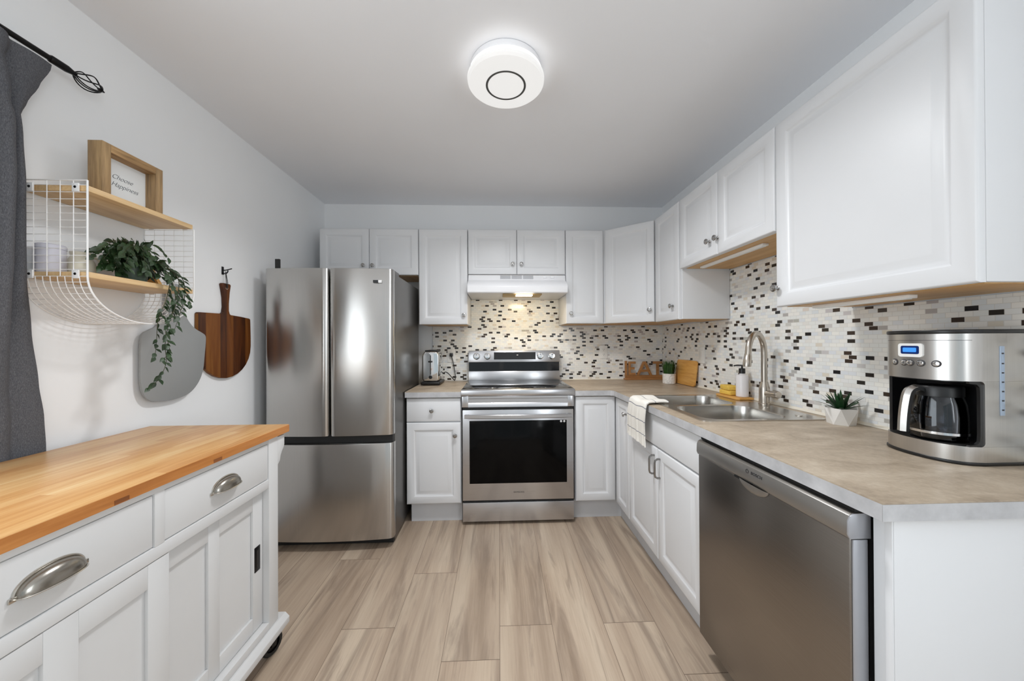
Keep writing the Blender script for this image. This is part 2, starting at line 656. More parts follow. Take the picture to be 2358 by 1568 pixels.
# mosaic tile
def mosaic(name, uaxis):
    N = NT(name)
    co = N.coords()
    sx = N.n('ShaderNodeSeparateXYZ')
    N.l(co, sx.inputs[0])
    u, v = sx.outputs[uaxis], sx.outputs[2]
    TH, TW = 0.0168, 0.0335
    vr = N.math('DIVIDE', N.math('ADD', v, 5.0), TH)
    row = N.math('FLOOR', vr)
    wr = N.n('ShaderNodeTexWhiteNoise', noise_dimensions='1D')
    N.l(row, wr.inputs['W'])
    half = N.math('MULTIPLY', N.math('MODULO', row, 2.0), 0.5)
    uc = N.math('ADD', N.math('DIVIDE', N.math('ADD', u, 9.0), TW),
                N.math('ADD', half, N.math('MULTIPLY', wr.outputs[0], 0.22)))
    col = N.math('FLOOR', uc)
    fu, fv = N.math('FRACT', uc), N.math('FRACT', vr)
    cv = N.n('ShaderNodeCombineXYZ')
    N.l(col, cv.inputs[0])
    N.l(row, cv.inputs[1])
    w = N.n('ShaderNodeTexWhiteNoise', noise_dimensions='2D')
    N.l(cv.outputs[0], w.inputs['Vector'])
    cv2 = N.n('ShaderNodeCombineXYZ')
    N.l(N.math('ADD', col, 37.3), cv2.inputs[0])
    N.l(N.math('ADD', row, 11.7), cv2.inputs[1])
    w2 = N.n('ShaderNodeTexWhiteNoise', noise_dimensions='2D')
    N.l(cv2.outputs[0], w2.inputs['Vector'])
    # dark tiles only on every other place of a row so they stay apart, the rest near white
    par = N.math('MODULO', N.math('ADD', col, N.math('FLOOR', N.math('MULTIPLY', wr.outputs[0], 7.0))), 2.0)
    pick = N.math('MULTIPLY_ADD', par, 0.30, w.outputs[0])
    dark = N.ramp(w2.outputs[0], [(0.0, rgb(46, 40, 36)), (0.4, rgb(62, 50, 42)), (0.7, rgb(34, 33, 34))], 'CONSTANT')
    lightc = N.ramp(w2.outputs[0], [(0.0, rgb(236, 236, 233)), (0.40, rgb(226, 229, 231)), (0.56, rgb(241, 239, 233)), (0.80, rgb(232, 230, 224)), (0.90, rgb(222, 214, 200)),
                                    (0.94, rgb(202, 200, 198)), (0.965, rgb(178, 176, 173))], 'CONSTANT')
    tile = N.mix(N.math('LESS_THAN', pick, 0.235), lightc, dark)
    tile = N.mix(0.035, tile, w2.outputs[1], 'OVERLAY')
    gu, gv = 0.0016 / TW, 0.0016 / TH
    eu = N.math('MINIMUM', fu, N.math('SUBTRACT', 1.0, fu))
    ev = N.math('MINIMUM', fv, N.math('SUBTRACT', 1.0, fv))
    inside = N.math('MULTIPLY', N.math('GREATER_THAN', eu, gu / 2), N.math('GREATER_THAN', ev, gv / 2))
    N.set(Base_Color=N.mix(inside, rgb(214, 212, 207), tile),
          Roughness=N.math('MULTIPLY_ADD', inside, -0.5, 0.68))
    N.bump(inside, 0.25, 0.001)
    return N.m


M['mosaic_x'] = mosaic('glass_mosaic_back', 0)
M['mosaic_y'] = mosaic('glass_mosaic_side', 1)

# vinyl plank floor: colours per plank in a colour attribute, metres along the plank in the UV map
N = NT('oak_vinyl_planks')
uv = N.n('ShaderNodeUVMap')
at = N.n('ShaderNodeAttribute', attribute_name='plank')
sp = N.n('ShaderNodeSeparateColor')
N.l(at.outputs['Color'], sp.inputs[0])
sx = N.n('ShaderNodeSeparateXYZ')
N.l(uv.outputs[0], sx.inputs[0])
cv = N.n('ShaderNodeCombineXYZ')
N.l(N.math('ADD', sx.outputs[0], N.math('MULTIPLY', sp.outputs[0], 20.0)), cv.inputs[0])
N.l(N.math('ADD', N.math('MULTIPLY', sx.outputs[1], 0.055), N.math('MULTIPLY', sp.outputs[1], 20.0)), cv.inputs[1])
broad = N.noise(cv.outputs[0], 10, 4, 0.5, 0.4)
cv3 = N.n('ShaderNodeCombineXYZ')
N.l(N.math('ADD', sx.outputs[0], N.math('MULTIPLY', sp.outputs[1], 20.0)), cv3.inputs[0])
N.l(N.math('ADD', N.math('MULTIPLY', sx.outputs[1], 0.035), N.math('MULTIPLY', sp.outputs[0], 20.0)), cv3.inputs[1])
fine = N.noise(cv3.outputs[0], 130, 4, 0.65, 0.2)
cv4 = N.n('ShaderNodeCombineXYZ')
N.l(N.math('ADD', sx.outputs[0], N.math('MULTIPLY', sp.outputs[2], 20.0)), cv4.inputs[0])
N.l(N.math('ADD', N.math('MULTIPLY', sx.outputs[1], 0.085), N.math('MULTIPLY', sp.outputs[1], 9.0)), cv4.inputs[1])
knots = N.noise(cv4.outputs[0], 12, 6, 0.62, 1.1)
f = N.math('MULTIPLY_ADD', fine, 0.28, N.math('MULTIPLY', broad, 0.85))
base = N.ramp(f, [(0.38, rgb(152, 132, 113)), (0.55, rgb(179, 159, 139)), (0.72, rgb(200, 182, 161))])
dark = N.ramp(knots, [(0.49, (0, 0, 0, 1)), (0.68, (1, 1, 1, 1))])
base = N.mix(N.math('MULTIPLY', dark, 0.75), base, rgb(116, 99, 86))
base = N.mix(N.math('MULTIPLY', sp.outputs[2], 0.30), base, rgb(158, 142, 126))
seam = N.math('MULTIPLY', N.math('GREATER_THAN', sx.outputs[2], -1.0),
              N.math('MULTIPLY', N.math('GREATER_THAN', sx.outputs[0], 0.0016), N.math('GREATER_THAN', sx.outputs[1], 0.0022)))
N.set(Base_Color=N.mix(seam, rgb(96, 80, 68), base), Roughness=N.math('MULTIPLY_ADD', fine, 0.15, 0.36))
N.bump(f, 0.05, 0.001)
M['floor'] = N.m

# clear glass that lets the daylight through
N = NT('clear_glass')
tr = N.n('ShaderNodeBsdfTransparent')
gl = N.n('ShaderNodeBsdfGlossy')
gl.inputs['Roughness'].default_value = 0.02
fr = N.n('ShaderNodeFresnel')
fr.inputs['IOR'].default_value = 1.45
ms = N.n('ShaderNodeMixShader')
N.l(fr.outputs[0], ms.inputs[0])
N.l(tr.outputs[0], ms.inputs[1])
N.l(gl.outputs[0], ms.inputs[2])
N.l(ms.outputs[0], N.t.nodes['Material Output'].inputs['Surface'])
M['glass'] = N.m

N = NT('carafe_glass')
tr = N.n('ShaderNodeBsdfTransparent')
tr.inputs[0].default_value = (0.62, 0.64, 0.68, 1)
gl = N.n('ShaderNodeBsdfGlossy')
gl.inputs['Roughness'].default_value = 0.02
fr = N.n('ShaderNodeFresnel')
fr.inputs['IOR'].default_value = 1.6
ms = N.n('ShaderNodeMixShader')
N.l(fr.outputs[0], ms.inputs[0])
N.l(tr.outputs[0], ms.inputs[1])
N.l(gl.outputs[0], ms.inputs[2])
N.l(ms.outputs[0], N.t.nodes['Material Output'].inputs['Surface'])
M['carafe'] = N.m

M['lamp'] = emission('lamp_diffuser', (1.0, 0.99, 0.97, 1), 0.62, (0.4, 0.4, 0.4, 1))
M['lamp_rim'] = emission('lamp_glow_rim', (1.0, 0.98, 0.945, 1), 2.3)
M['hood_lamp'] = emission('hood_lamp_lens', (1.0, 0.90, 0.72, 1), 6.0)
M['lcd'] = emission('blue_display', rgb(60, 140, 220), 0.9, rgb(40, 100, 180))

# ================================================================ ROOM
# floor: one mesh, each plank its own quad with its own random colour and metre coordinates
def build_floor():
    bm = bmesh.new()
    uvl = bm.loops.layers.uv.new('UVMap')
    cl = bm.loops.layers.float_color.new('plank')
    PW, PL = 0.2305, 1.22
    joints = {0: 1.541, -1: 2.60, -2: 1.909, -3: 1.554, 1: 2.45, 2: 1.537, 3: 1.287, -4: 2.05, -5: 1.10, -6: 1.7, 4: 2.0, 5: 1.2, 6: 1.8}
    rr = random.Random(21)
    for k in range(-7, 8):
        xa, xb = max(k * PW, XL), min((k + 1) * PW, XR)
        if xb <= xa:
            continue
        y = joints.get(k, 1.0)
        while y > YR:
            y -= PL
        while y < D:
            ya, yb = max(y, YR), min(y + PL, D)
            if yb > ya + 1e-4:
                vs = [bm.verts.new(p) for p in ((xa, ya, 0), (xb, ya, 0), (xb, yb, 0), (xa, yb, 0))]
                f = bm.faces.new(vs)
                c = (rr.random(), rr.random(), rr.random(), 1)
                for lp, (a, b) in zip(f.loops, ((xa - k * PW, ya - y), (xb - k * PW, ya - y), (xb - k * PW, yb - y), (xa - k * PW, yb - y))):
                    lp[uvl].uv = (a, b)
                    lp[cl] = c
            y += PL
    # slab under the planks
    box(bm, XL - 0.1, XR + 0.1, YR - 0.1, D + 0.1, -0.08, -0.004)
    return bm


struct('floor', build_floor(), M['floor'])
struct('ceiling', mbox(XL - 0.1, XR + 0.1, YR - 0.1, D + 0.1, ZC, ZC + 0.08), M['ceiling'])
struct('wall_back', mbox(XL - 0.1, XR + 0.1, D, D + 0.1, 0, ZC), M['wall'])


def wall_hole_x(x0, x1, ya, yb, holes):
    """wall in the YZ plane with one rectangular opening"""
    (y0, y1, z0, z1), = holes
    bm = bmesh.new()
    box(bm, x0, x1, ya, y0, 0, ZC)
    box(bm, x0, x1, y1, yb, 0, ZC)
    box(bm, x0, x1, y0, y1, 0, z0)
    box(bm, x0, x1, y0, y1, z1, ZC)
    return bm


WY0, WY1, WZ0, WZ1 = -0.68, 0.92, 0.06, 2.08
struct('wall_left', wall_hole_x(XL - 0.1, XL, YR, D, [(WY0, WY1, WZ0, WZ1)]), M['wall'])
struct('wall_right', wall_hole_x(XR, XR + 0.1, YR, D, [(-1.85, -0.35, 0.85, 2.1)]), M['wall'])  # opening out of view, added for the extra right-hand daylight
win = struct('added_right_window', mbox(XR + 0.046, XR + 0.052, -1.85, -0.35, 0.85, 2.1), M['glass'])  # unseen window added to go with the extra right-hand light
bm = bmesh.new()
for a in ((-1.85, -1.80, 0.85, 2.1), (-0.40, -0.35, 0.85, 2.1), (-1.80, -0.40, 0.85, 0.90), (-1.80, -0.40, 2.05, 2.1), (-1.12, -1.08, 0.90, 2.05)):
    box(bm, XR + 0.025, XR + 0.075, *a)
struct('window_frame', bm, M['white_plastic'], win)
# side window
win = struct('window_1', mbox(XL - 0.052, XL - 0.046, WY0, WY1, WZ0, WZ1), M['glass'])
bm = bmesh.new()
for a in ((WY0, WY0 + 0.05, WZ0, WZ1), (WY1 - 0.05, WY1, WZ0, WZ1), (WY0 + 0.05, WY1 - 0.05, WZ0, WZ0 + 0.05),
          (WY0 + 0.05, WY1 - 0.05, WZ1 - 0.05, WZ1), (0.165, 0.205, WZ0 + 0.05, WZ1 - 0.05)):
    box(bm, XL - 0.075, XL - 0.025, *a)
struct('window_frame', bm, M['white_plastic'], win)
# patio window in the wall behind the camera
PX0, PX1, PZ0, PZ1 = -1.1, 1.25, 0.08, 2.1
bm = bmesh.new()
box(bm, XL - 0.1, PX0, YR - 0.1, YR, 0, ZC)
box(bm, PX1, XR + 0.1, YR - 0.1, YR, 0, ZC)
box(bm, PX0, PX1, YR - 0.1, YR, 0, PZ0)
box(bm, PX0, PX1, YR - 0.1, YR, PZ1, ZC)
struct('wall_front', bm, M['wall'])
win = struct('window_2', mbox(PX0, PX1, YR - 0.056, YR - 0.05, PZ0, PZ1), M['glass'])
bm = bmesh.new()
for a in ((PX0, PX0 + 0.06, PZ0, PZ1), (PX1 - 0.06, PX1, PZ0, PZ1), (0.04, 0.11, PZ0 + 0.06, PZ1 - 0.06)):
    box(bm, a[0], a[1], YR - 0.08, YR - 0.02, a[2], a[3])
for z in (PZ0, PZ1 - 0.06):
    box(bm, PX0 + 0.06, PX1 - 0.06, YR - 0.08, YR - 0.02, z, z + 0.06)
struct('window_frame', bm, M['white_plastic'], win)
struct('baseboard_left', mbox(XL, XL + 0.012, YR, D, 0, 0.09, bev=0.003), M['toe'])
struct('baseboard_right', mbox(XR - 0.012, XR, YR, 0.705, 0, 0.09, bev=0.003), M['toe'])

# ================================================================ BACKSPLASHES
TS = 0.007
YB = D - TS                                   # tile face on the back wall
XT = XR - TS                                  # tile face on the right wall
bm = mprism([(-0.572, 0.9155), (XT - 0.0005, 0.9155), (XT - 0.0005, 1.386), (0.535, 1.386), (0.535, 1.62), (-0.238, 1.62), (-0.238, 1.386), (-0.572, 1.386)],
            'Y', YB, D - 0.0003)
b1 = solo('tile_backsplash', bm, M['mosaic_x'], 'mosaic tile backsplash on the back wall, running behind the range and toaster', 'backsplash',
          'mosaic backsplashes', smooth=False)
part('caulk_bead', mprism([(YB - 0.008, 0.915), (YB, 0.915), (YB, 0.923)], 'X', 0.53, XT - 0.01), M['caulk'], b1, 'cream caulk bead')
bm = mprism([(0.70, 0.9155), (D - 0.001, 0.9155), (D - 0.001, 1.386), (2.155, 1.386), (2.155, 1.70), (1.388, 1.70), (1.388, 1.386), (0.70, 1.386)],
            'X', XT, XR - 0.0003)
b2 = solo('tile_backsplash', bm, M['mosaic_y'], 'mosaic tile backsplash on the right wall, behind the sink and coffee maker', 'backsplash',
          'mosaic backsplashes', smooth=False)
part('caulk_bead', mprism([(XT - 0.011, 0.915), (XT, 0.915), (XT, 0.926)], 'Y', 0.70, YB - 0.012), M['caulk'], b2, 'cream caulk bead')


# ================================================================ CABINETS
def panel_bm(o, u, v, w, h, t=0.019, fr=0.056, raised=True):
    """raised-panel cabinet front. o = lower-left corner of the back face, u right, v up, n = u x v outward"""
    o, u, v = Vector(o), Vector(u).normalized(), Vector(v).normalized()
    n = u.cross(v)
    if raised:
        steps = [(0, 0), (0, t * 0.72), (0.0022, t * 0.9), (0.006, t), (fr - 0.008, t), (fr - 0.003, t * 0.86), (fr + 0.003, t * 0.60),
                 (fr + 0.009, t * 0.56), (fr + 0.014, t * 0.60), (fr + 0.031, t * 0.93), (fr + 0.035, t * 0.96)]
    else:
        steps = [(0, 0), (0, t * 0.72), (0.0022, t * 0.9), (0.006, t)]
    rings = []
    for d, z in steps:
        d = min(d, w / 2 - 0.004, h / 2 - 0.004)
        rings.append([o + u * a + v * b + n * z for a, b in ((d, d), (w - d, d), (w - d, h - d), (d, h - d))])
    return loft(bmesh.new(), rings)


def knob_bm(p, n):
    """small mushroom knob standing on the face at p along n"""
    n = Vector(n).normalized()
    q = Vector((0, 0, 1)).rotation_difference(n).to_matrix().to_4x4()
    m = Matrix.Translation(Vector(p)) @ q
    bm = bmesh.new()
    lathe(bm, [(0, 0), (0.0085, 0), (0.0085, 0.002), (0.0055, 0.004), (0.0048, 0.012), (0.007, 0.015), (0.0135, 0.018), (0.0152, 0.0215),
               (0.0138, 0.025), (0.0095, 0.0262), (0.0088, 0.0252), (0.006, 0.0252), (0.0045, 0.0275), (0, 0.0283)], 20, m)
    return bm


def pull_bm(p, v, n, L=0.096, out=0.028, r=0.0052):
    """bent bar pull centred at p, along v, standing out along n"""
    p, v, n = Vector(p), Vector(v).normalized(), Vector(n).normalized()
    a = L / 2
    pts = [p - v * a, p - v * a + n * out * 0.55, p - v * (a - 0.006) + n * out * 0.9, p - v * (a - 0.018) + n * out,
           p + v * (a - 0.018) + n * out, p + v * (a - 0.006) + n * out * 0.9, p + v * a + n * out * 0.55, p + v * a]
    bm = bmesh.new()
    tube(bm, pts, r, 8)
    return bm


G = 0.0015
ZU0, ZU1 = 1.386, 2.137
YF = 2.736                                     # face of the back-wall uppers
XF = 1.138                                     # face of the right-wall uppers


def wall_cabinet_back(x0, x1, z0, z1, knobs, label, doors=1):
    r = thing('wall_cabinet', ((x0 + x1) / 2, (YF + D) / 2, z0), label, 'cabinet', 'white wall cabinets')
    yb = YF + 0.021
    yback = D - 0.0095
    part('body', mbox(x0 + 0.0008, x1 - 0.0008, yb, yback, z0 + 0.006, z1, bev=0.001), M['cab'], r)
    part('underside', mbox(x0 + 0.016, x1 - 0.016, yb + 0.016, yback - 0.001, z0 + 0.0035, z0 + 0.0058), M['cab_in'], r, 'wood-coloured underside')
    w = (x1 - x0) / doors
    for i in range(doors):
        a = x0 + i * w + G
        d = part('door', panel_bm((a, yb - 0.001, z0 + 0.004), (1, 0, 0), (0, 0, 1), w - 2 * G, z1 - z0 - 0.006), M['cab'], r)
        kx, kz = knobs[i]
        part('knob', knob_bm((kx, yb - 0.020, kz), (0, -1, 0)), M['knob'], d, 'dark metal knob')
    return r


wall_cabinet_back(-1.375, -0.6195, 1.772, ZU1, [(-1.037, 1.847), (-0.967, 1.847)],
                  'short two-door white wall cabinet above the fridge', 2)
wall_cabinet_back(-0.6175, -0.2375, ZU0, ZU1, [(-0.268, 1.463)],
                  'tall single-door white wall cabinet between fridge and range hood, over the toaster')
wall_cabinet_back(-0.2355, 0.5325, 1.779, ZU1, [(0.115, 1.862), (0.183, 1.862)],
                  'short two-door white wall cabinet directly above the range hood', 2)
wall_cabinet_back(0.5345, 0.8375, ZU0 + 0.004, ZU1, [(0.573, 1.475)],
                  'narrow single-door white wall cabinet right of the range hood, on the back wall')

# diagonal corner cabinet
p0, p1 = Vector((0.842, YF)), Vector((XF, 2.488))
u2 = (p1 - p0).normalized()
n2 = Vector((u2.y, -u2.x))                    # outward (towards the room)
r = thing('wall_cabinet', (1.2, 2.8, ZU0 + 0.004), 'diagonal corner white wall cabinet where back wall meets right wall', 'cabinet', 'white wall cabinets')
q0, q1 = p0 - n2 * 0.021, p1 - n2 * 0.021
poly = [(q0.x, q0.y), (q1.x, q1.y), (XR - 0.0095, 2.488), (XR - 0.0095, D - 0.0095), (0.8395, D - 0.0095), (0.8395, YF + 0.02)]
part('body', mprism(poly, 'Z', ZU0 + 0.010, ZU1), M['cab'], r)
poly2 = [(q0.x + 0.02, q0.y + 0.03), (q1.x - 0.01, q1.y + 0.03), (XR - 0.02, 2.515), (XR - 0.02, D - 0.02), (0.86, D - 0.02)]
part('underside', mprism(poly2, 'Z', ZU0 + 0.0075, ZU0 + 0.0097), M['cab_in'], r, 'wood-coloured underside')
L2 = (p1 - p0).length
o2 = q0 + u2 * 0.004
d = part('door', panel_bm((o2.x, o2.y, ZU0 + 0.008), (u2.x, u2.y, 0), (0, 0, 1), L2 - 0.008, ZU1 - ZU0 - 0.010), M['cab'], r)
kp = p0 + u2 * (L2 - 0.036) 
part('knob', knob_bm((kp.x, kp.y, 1.483), (n2.x, n2.y, 0)), M['knob'], d, 'dark metal knob')


def wall_cabinet_right(y1, y0, z0, z1, knobs, label, doors=1, near_stile=0.0):
    """y1 = far end, y0 = near end; face towards -X"""
    r = thing('wall_cabinet', ((XF + XR) / 2, (y0 + y1) / 2, z0), label, 'cabinet', 'white wall cabinets')
    xb = XF + 0.021
    xback = XR - 0.0095
    part('body', mbox(xb, xback, y0 + 0.0008, y1 - 0.0008, z0 + 0.006, z1, bev=0.001), M['cab'], r)
    part('underside', mbox(xb + 0.016, xback - 0.001, y0 + 0.016, y1 - 0.016, z0 + 0.0035, z0 + 0.0058), M['cab_in'], r, 'wood-coloured underside')
    w = (y1 - y0 - near_stile) / doors
    for i in range(doors):
        a = y1 - i * w - G
        d = part('door', panel_bm((xb - 0.001, a, z0 + 0.004), (0, -1, 0), (0, 0, 1), w - 2 * G, z1 - z0 - 0.006), M['cab'], r)
        ky, kz = knobs[i]
        part('knob', knob_bm((xb - 0.020, ky, kz), (-1, 0, 0)), M['knob'], d, 'dark metal knob')
    return r


wall_cabinet_right(2.486, 2.146, ZU0, ZU1, [(2.233, 1.482)],
                   'narrow single-door white wall cabinet on right wall beside the corner cabinet', near_stile=0.012)
wall_cabinet_right(2.144, 1.3895, 1.70, ZU1, [(1.832, 1.787), (1.762, 1.787)],
                   'short two-door white wall cabinet over the sink', 2)
wall_cabinet_right(1.3875, 0.781, ZU0, ZU1, [(1.374, 1.466)],
                   'large single-door white wall cabinet above the coffee maker')

# slim light bars under two right-wall cabinets
for y0, y1, z, lab in ((1.56, 2.06, 1.70, 'slim white light bar fixed under the cabinet over the sink'),
                       (0.99, 1.31, ZU0, 'slim white light bar fixed under the large cabinet above the coffee maker')):
    r = thing('under_cabinet_light', (1.235, (y0 + y1) / 2, z - 0.010), lab, 'light', 'under-cabinet light bars')
    part('housing', mbox(1.22, 1.25, y0, y1, z - 0.008, z + 0.0034, bev=0.002), M['white_plastic'], r)
    part('lens', mbox(1.226, 1.244, y0 + 0.01, y1 - 0.01, z - 0.010, z - 0.0078), M['white_plastic'], r)
# ---------------------------------------------------------------- base cabinets
YBF = 2.415                                    # door face of the back run
XBF = 0.818                                    # door face of the right run
ZT = 0.874


def front_back(x0, x1, z0, z1, raised=True):
    return panel_bm((x0, YBF + 0.019, z0), (1, 0, 0), (0, 0, 1), x1 - x0, z1 - z0, raised=raised)


def front_right(y1, y0, z0, z1, raised=True):
    return panel_bm((XBF + 0.019, y1, z0), (0, -1, 0), (0, 0, 1), y1 - y0, z1 - z0, raised=raised)


r = thing('base_cabinet', (-0.45, 2.74, 0), 'white base cabinet with one drawer, between fridge and range', 'cabinet', 'white base cabinets')
part('body', mbox(-0.634, -0.2585, YBF + 0.0195, D - 0.002, 0.135, ZT, bev=0.001), M['cab'], r)
part('toe_kick', mbox(-0.612, -0.2585, YBF + 0.055, YBF + 0.075, 0.0005, 0.1345), M['toe'], r)
d = part('drawer', front_back(-0.632, -0.2615, 0.707, 0.866, False), M['cab'], r)
part('knob', knob_bm((-0.457, YBF - 0.0005, 0.784), (0, -1, 0)), M['knob'], d, 'dark metal knob')
d = part('door', front_back(-0.632, -0.2615, 0.143, 0.699), M['cab'], r)
part('knob', knob_bm((-0.299, YBF - 0.0005, 0.612), (0, -1, 0)), M['knob'], d, 'dark metal knob')

r = thing('base_cabinet', (0.9, 2.74, 0), 'white corner base cabinet right of the range, two narrow doors meeting at the corner', 'cabinet', 'white base cabinets')
part('body', mprism([(0.5325, YBF + 0.0195), (0.8375, YBF + 0.0195), (0.8375, 2.168), (XR - 0.002, 2.168), (XR - 0.002, D - 0.002), (0.5325, D - 0.002)],
                    'Z', 0.135, ZT), M['cab'], r)
part('toe_kick', mprism([(0.5325, YBF + 0.055), (0.873, YBF + 0.055), (0.873, 2.168), (0.893, 2.168), (0.893, YBF + 0.075), (0.5325, YBF + 0.075)],
                        'Z', 0.0005, 0.1345), M['toe'], r)
part('door', front_back(0.536, 0.8165, 0.139, 0.868), M['cab'], r)
d = part('door', front_right(YBF - 0.004, 2.170, 0.130, 0.862), M['cab'], r)
part('knob', knob_bm((XBF - 0.0005, 2.209, 0.783), (-1, 0, 0)), M['knob'], d, 'dark metal knob')

r = thing('base_cabinet', (1.15, 1.77, 0), 'white sink base cabinet with two doors and bar pulls, left of the dishwasher', 'cabinet', 'white base cabinets')
bm = bmesh.new()
xb = XBF + 0.0195
for a in ((xb, XR - 0.002, 2.148, 2.166, 0.135, ZT), (xb, XR - 0.002, 1.374, 1.392, 0.135, ZT), (xb, XR - 0.002, 1.392, 2.148, 0.135, 0.153),
          (XR - 0.012, XR - 0.002, 1.392, 2.148, 0.153, ZT), (xb, xb + 0.018, 1.392, 2.148, 0.153, ZT)):
    box(bm, *a)
part('body', bm, M['cab'], r)
part('toe_kick', mbox(0.873, 0.893, 1.374, 2.166, 0.0005, 0.1345), M['toe'], r)
part('drawer_front', front_right(2.164, 1.376, 0.705, 0.866, False), M['cab'], r)
for ya, yb_, py in ((2.164, 1.7735, 1.806), (1.7705, 1.376, 1.742)):
    d = part('door', front_right(ya, yb_, 0.126, 0.697), M['cab'], r)
    part('handle', pull_bm((XBF + 0.0005, py, 0.605), (0, 0, 1), (-1, 0, 0)), M['pull'], d, 'grey metal bar pull')

r = solo('end_panel', mbox(0.842, XR - 0.013, 0.7135, 0.755, 0.0005, ZT, bev=0.002), M['cab'],
         'white finished panel closing the end of the counter beside the dishwasher', 'panel')
part('edge_strip', mbox(0.838, 0.8418, 0.7135, 0.728, 0.0005, ZT - 0.002, bev=0.001), M['cab'], r)

# ---------------------------------------------------------------- countertops
CZ0, CZ1 = 0.8755, 0.914


def counter_bm(outer, holes=()):
    bm = bmesh.new()
    plate_holes(bm, outer, list(holes), CZ0, CZ1)
    es = [e for e in bm.edges if len(e.link_faces) == 2 and e.calc_face_angle(0) > 1.0
          and all(abs(v.co.z - CZ1) < 1e-5 for v in e.verts)]
    bmesh.ops.bevel(bm, geom=es, offset=0.003, segments=2, profile=0.5, affect='EDGES')
    return bm


c1 = solo('countertop', counter_bm([(-0.637, 2.398), (-0.2565, 2.398), (-0.2565, D - 0.001), (-0.637, D - 0.001)]), M['counter'],
     'short beige laminate countertop under the toaster, left of the range', 'countertop', 'beige laminate countertops', ang=50)
XC = 0.797
SX0, SX1, SY0, SY1 = 0.853, 1.404, 1.425, 2.125      # sink outline
cut = rrect(SX0 + 0.012, SX1 - 0.012, SY0 + 0.012, SY1 - 0.012, 0.03)
c2 = solo('countertop', counter_bm([(0.5305, 2.398), (XC - 0.02, 2.398), (XC, 2.378), (XC, 0.695), (XR - 0.001, 0.695), (XR - 0.001, D - 0.001), (0.5305, D - 0.001)], [cut]),
     M['counter'], 'long L-shaped beige laminate countertop with the sink, right of the range', 'countertop', 'beige laminate countertops', ang=50)
part('painted_light_edge', mbox(-0.637, -0.2565, 2.3968, 2.3978, CZ0 + 0.0005, CZ1 - 0.003), M['counter_edge_daylight'], c1, 'front edge greyed by painted-in daylight')
bm = mbox(0.5305, XC - 0.02, 2.3968, 2.3978, CZ0 + 0.0005, CZ1 - 0.003)
prism(bm, [(XC - 0.0209, 2.3972), (XC - 0.0010, 2.3773), (XC - 0.0004, 2.3779), (XC - 0.0203, 2.3978)], 'Z', CZ0 + 0.0005, CZ1 - 0.003)
box(bm, XC - 0.0012, XC - 0.0002, 0.6945, 2.378, CZ0 + 0.0005, CZ1 - 0.003)
box(bm, XC - 0.0012, XR - 0.001, 0.6938, 0.6948, CZ0 + 0.0005, CZ1 - 0.003)
part('painted_light_edge', bm, M['counter_edge_daylight'], c2, 'front edge greyed by painted-in daylight')

# ================================================================ RANGE
r = thing('range', (0.134, 2.72, 0), 'stainless steel electric range with black oven window', 'range')
RX0, RX1 = -0.248, 0.517
part('body', mbox(RX0, RX1, 2.434, 3.02, 0.035, 0.9115, bev=0.002), M['fridge_side'], r)
part('gap_shade_strip', mbox(RX0 + 0.003, RX1 - 0.003, 2.405, 2.4335, 0.03, 0.80), M['dark_gap'], r, 'black strip painting the gap shade behind the oven door')  # black sheet standing in for the shade in the door gaps
part('cooktop', mbox(-0.254, 0.5255, 2.4125, 2.955, 0.912, 0.9275, bev=0.002), M['black_gloss'], r, 'black glass cooktop')
part('front_trim', mprism([(2.390, 0.888), (2.388, 0.894), (2.392, 0.921), (2.399, 0.9270), (2.412, 0.9275), (2.412, 0.8798), (2.394, 0.8798)], 'X', -0.256, 0.5275, bev=0.001), M['steel'], r)
bm = mprism([(2.392, 0.8795), (2.392, 0.866), (2.397, 0.862), (2.397, 0.836), (2.391, 0.828), (2.390, 0.806), (2.4335, 0.806), (2.4335, 0.8795)],
            'X', RX0 + 0.040, RX1 - 0.040)
box(bm, RX0 - 0.003, RX0 + 0.040, 2.390, 2.4335, 0.806, 0.8795, bev=0.002)
box(bm, RX1 - 0.040, RX1 + 0.003, 2.390, 2.4335, 0.806, 0.8795, bev=0.002)
part('front_panel', bm, M['steel'], r)
dz0, dz1 = 0.168, 0.787
dd = part('oven_door', mbox(RX0, RX1, 2.394, 2.4045 + 0.0, dz0, dz1, bev=0.003), M['steel'], r)
part('window', mbox(-0.200, 0.469, 2.3915, 2.3938, 0.284, 0.713, bev=0.0008), M['oven_glass'], dd, 'black oven window')
bm = bmesh.new()
pts = []
for i in range(25):
    t = i / 24
    x = RX0 + 0.018 + (RX1 - RX0 - 0.036) * t
    yb = 2.352 - 0.012 * math.sin(PI * t)
    pts.append([(x, yb, 0.737), (x, yb - 0.004, 0.741), (x, yb - 0.004, 0.759), (x, yb, 0.763), (x, yb + 0.012, 0.760), (x, yb + 0.012, 0.740)])
loft(bm, pts)
for x in (RX0 + 0.03, RX1 - 0.03):
    box(bm, x - 0.012, x + 0.012, 2.356, 2.3938, 0.741, 0.759, bev=0.003)
part('handle', bm, M['steel'], dd)
part('maker_mark', text_bm('SAMSUNG', 0.0145, frame_m((0.137, 2.3935, 0.221), (1, 0, 0), (0, 0, 1)), spacing=1.15), M['ink_dark'], dd)
for x in (0.43, 0.452):
    part('sticker', mlathe([(0, 0), (0.0075, 0), (0.0075, 0.0006), (0, 0.0006)], 16,
                           Matrix.Translation((x, 2.3913, 0.704)) @ Matrix.Rotation(PI / 2, 4, 'X')), M['print_white'], dd, 'small round white mark')
part('drawer', mbox(RX0, RX1, 2.394, 2.4335, 0.024, 0.153, bev=0.003), M['steel'], r)
